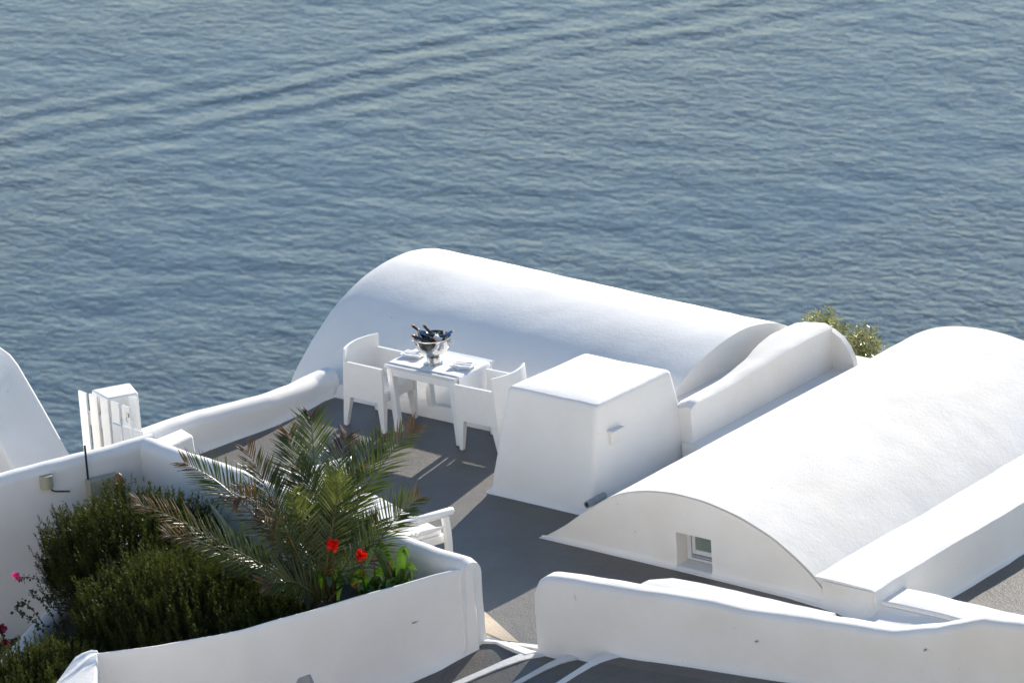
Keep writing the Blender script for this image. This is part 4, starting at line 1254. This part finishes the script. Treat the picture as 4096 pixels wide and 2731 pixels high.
def boug(base,label,runs,bloom,mat,seed):
    g=empty('bougainvillea',base,label,'flower'); b0=np.array(base); r=np.random.default_rng(seed)
    mb=MB(); V=[];F=[]
    for pts in runs:
        P=spline([np.array(p)-b0 for p in pts],26)
        mb.tube([tuple(p) for p in P[::3]],0.004,5)
        for p in P[3:]:
            for _ in range(3):
                d=unit(r.normal(size=3)+np.array([0,0,-0.3])); s=unit(np.cross(d,r.normal(size=3))); L=r.uniform(0.025,0.05)
                q=p+r.normal(size=3)*0.012; k=len(V)
                V+=[q,q+d*L*0.5+s*L*0.38,q+d*L,q+d*L*0.5-s*L*0.38]; F.append((k,k+1,k+2,k+3))
    mb.build('stems',M['twig'],g)
    mesh_np('foliage',V,F,M['boug'],g)
    for c,rad,n in bloom:
        mb=MB(); petals(mb,tuple(np.array(c)-b0),rad,n,seed+n); mb.build('flower',M[mat],g,smooth=60)
boug((0.05,-5.3,-0.7),'bougainvillea shoots with one bright pink bloom against the shaded wall',
  [[(0.15,-5.2,-0.6),(0.1,-5.25,-0.1),(0.05,-5.3,0.2),(-0.14,-5.38,0.27),(-0.26,-5.4,0.25)],[(0.1,-5.2,-0.6),(0.02,-5.3,-0.1),(-0.16,-5.38,0.12)],[(0.1,-5.2,-0.6),(-0.05,-5.35,-0.2),(-0.22,-5.4,0.0),(-0.30,-5.42,-0.06)],[(0.1,-5.2,-0.7),(-0.1,-5.35,-0.25),(-0.36,-5.4,-0.1)],[(0.1,-5.2,-0.6),(0.12,-5.3,0.0),(0.02,-5.36,0.1)]],
  [((-0.29,-5.4,0.245),0.058,16)],'pink',5)
boug((-0.6,-5.45,-0.9),'shaded bougainvillea clump with crimson blooms at the left picture edge',
  [[(-0.5,-5.4,-0.8),(-0.5,-5.42,-0.55),(-0.58,-5.42,-0.36)],[(-0.5,-5.4,-0.8),(-0.38,-5.42,-0.5),(-0.34,-5.42,-0.42)],[(-0.5,-5.45,-0.8),(-0.7,-5.5,-0.6),(-0.75,-5.5,-0.45)],[(-0.4,-5.5,-0.9),(-0.3,-5.6,-0.7),(-0.2,-5.7,-0.55)],[(-0.5,-5.5,-0.9),(-0.5,-5.7,-0.75),(-0.55,-5.8,-0.65)]],
  [((-0.60,-5.42,-0.37),0.08,22),((-0.70,-5.48,-0.5),0.08,18),((-0.52,-5.42,-0.5),0.06,12)],'crimson',9)

# ------------------------------------------------------------------ shrub tree behind the roofs
def far_tree(label,base,crowns,seed):
    global rng
    rng=np.random.default_rng(seed)
    g=empty('olive_tree',base,label,'tree'); b0=np.array(base)
    mb=MB()
    mb.tube([(0,0,-1.5),(0.05,0,0.0),(0.02,0.02,1.0)],[0.11,0.09,0.06],8)
    VV=[];FF=[];k=0
    for c,r_,n in crowns:
        c=np.array(c)-b0
        mb.tube([(0.02,0.02,0.9),tuple((c+np.array([0.02,0.02,0.9]))/2),tuple(c)],[0.05,0.035,0.015],6)
        u=unit(rng.normal(size=(n,3))); dep=rng.uniform(0.25,1,n)**0.5
        lump=np.array([1+0.3*noise.noise(Vector(tuple(q*2.5+seed))) for q in u])
        p=c+u*np.array(r_)*(dep*lump)[:,None]
        d=unit(u*0.5+np.array([0,0,0.7])+rng.normal(size=(n,3))*0.35)
        V,F=needles(p,d,np.full(n,0.16),14,0.075,0.010,0.8)
        VV.append(V);FF.append(F+k);k+=len(V)
    mb.build('trunk',M['twig'],g)
    mesh_np('crown',np.vstack(VV),np.vstack(FF),M['olive'],g)
far_tree('grey green shrubby tree showing behind the narrow wall between the vaults',(1.4,6.0,-2.0),
   [((1.25,6.0,-0.65),(0.21,0.30,0.22),140),((1.05,6.1,-0.78),(0.15,0.2,0.14),50),((1.47,6.0,-0.80),(0.12,0.2,0.14),45),((1.79,6.0,-0.70),(0.15,0.2,0.19),95),((1.64,6.0,-0.94),(0.17,0.2,0.17),70)],41)

# ------------------------------------------------------------------ light, sky, camera
EL=R(21.2); AZ=math.atan2(-0.206,0.978)   # measured from +Y towards +X
sd=Vector((math.sin(AZ)*math.cos(EL), math.cos(AZ)*math.cos(EL), math.sin(EL)))
ld=bpy.data.lights.new('sun','SUN'); ld.energy=3.75; ld.angle=R(0.5); ld.color=(1.0,0.93,0.83)
lo_=bpy.data.objects.new('sun',ld); COL.objects.link(lo_)
lo_.rotation_euler=sd.to_track_quat('Z','Y').to_euler()
w=bpy.data.worlds.new('World'); SC.world=w; w.use_nodes=True
nt=w.node_tree; nt.nodes.clear()
ow=nt.nodes.new('ShaderNodeOutputWorld'); bg=nt.nodes.new('ShaderNodeBackground'); sk=nt.nodes.new('ShaderNodeTexSky')
sk.sky_type='NISHITA'; sk.sun_disc=False; sk.sun_elevation=EL; sk.sun_rotation=AZ
sk.air_density=1.0; sk.dust_density=0.0; sk.ozone_density=1.8
bg.inputs[1].default_value=0.092
nt.links.new(sk.outputs[0],bg.inputs[0]); nt.links.new(bg.outputs[0],ow.inputs[0])

cam=bpy.data.cameras.new('camera'); co_=bpy.data.objects.new('camera',cam); COL.objects.link(co_)
cam.sensor_width=36; cam.lens=20000*36/4096; cam.clip_start=1; cam.clip_end=30000
PITCH=R(19.5); ROLL=R(-3.8); TH=R(39.5)
c_,s_=math.cos(TH),math.sin(TH)
rv=Vector((c_,s_,0)); gv=Vector((-s_,c_,0))
fwd=gv*math.cos(PITCH)+Vector((0,0,-math.sin(PITCH))); up=rv.cross(fwd)
RR=rv*math.cos(ROLL)+up*math.sin(ROLL); UU=-rv*math.sin(ROLL)+up*math.cos(ROLL)
mat=Matrix((RR,UU,-fwd)).transposed().to_4x4()
mat.translation=Vector((32.202,-37.040,18.293))
co_.matrix_world=mat
cam.dof.use_dof=True; cam.dof.focus_distance=52.0; cam.dof.aperture_fstop=4.5
SC.camera=co_
SC.render.engine='CYCLES'
SC.view_settings.view_transform='Standard'; SC.view_settings.look='None'
SC.view_settings.exposure=1.2; SC.view_settings.gamma=1.0
SC.cycles.use_denoising=True
SC.cycles.max_bounces=8; SC.cycles.diffuse_bounces=5; SC.cycles.transparent_max_bounces=4
SC.cycles.sample_clamp_indirect=8
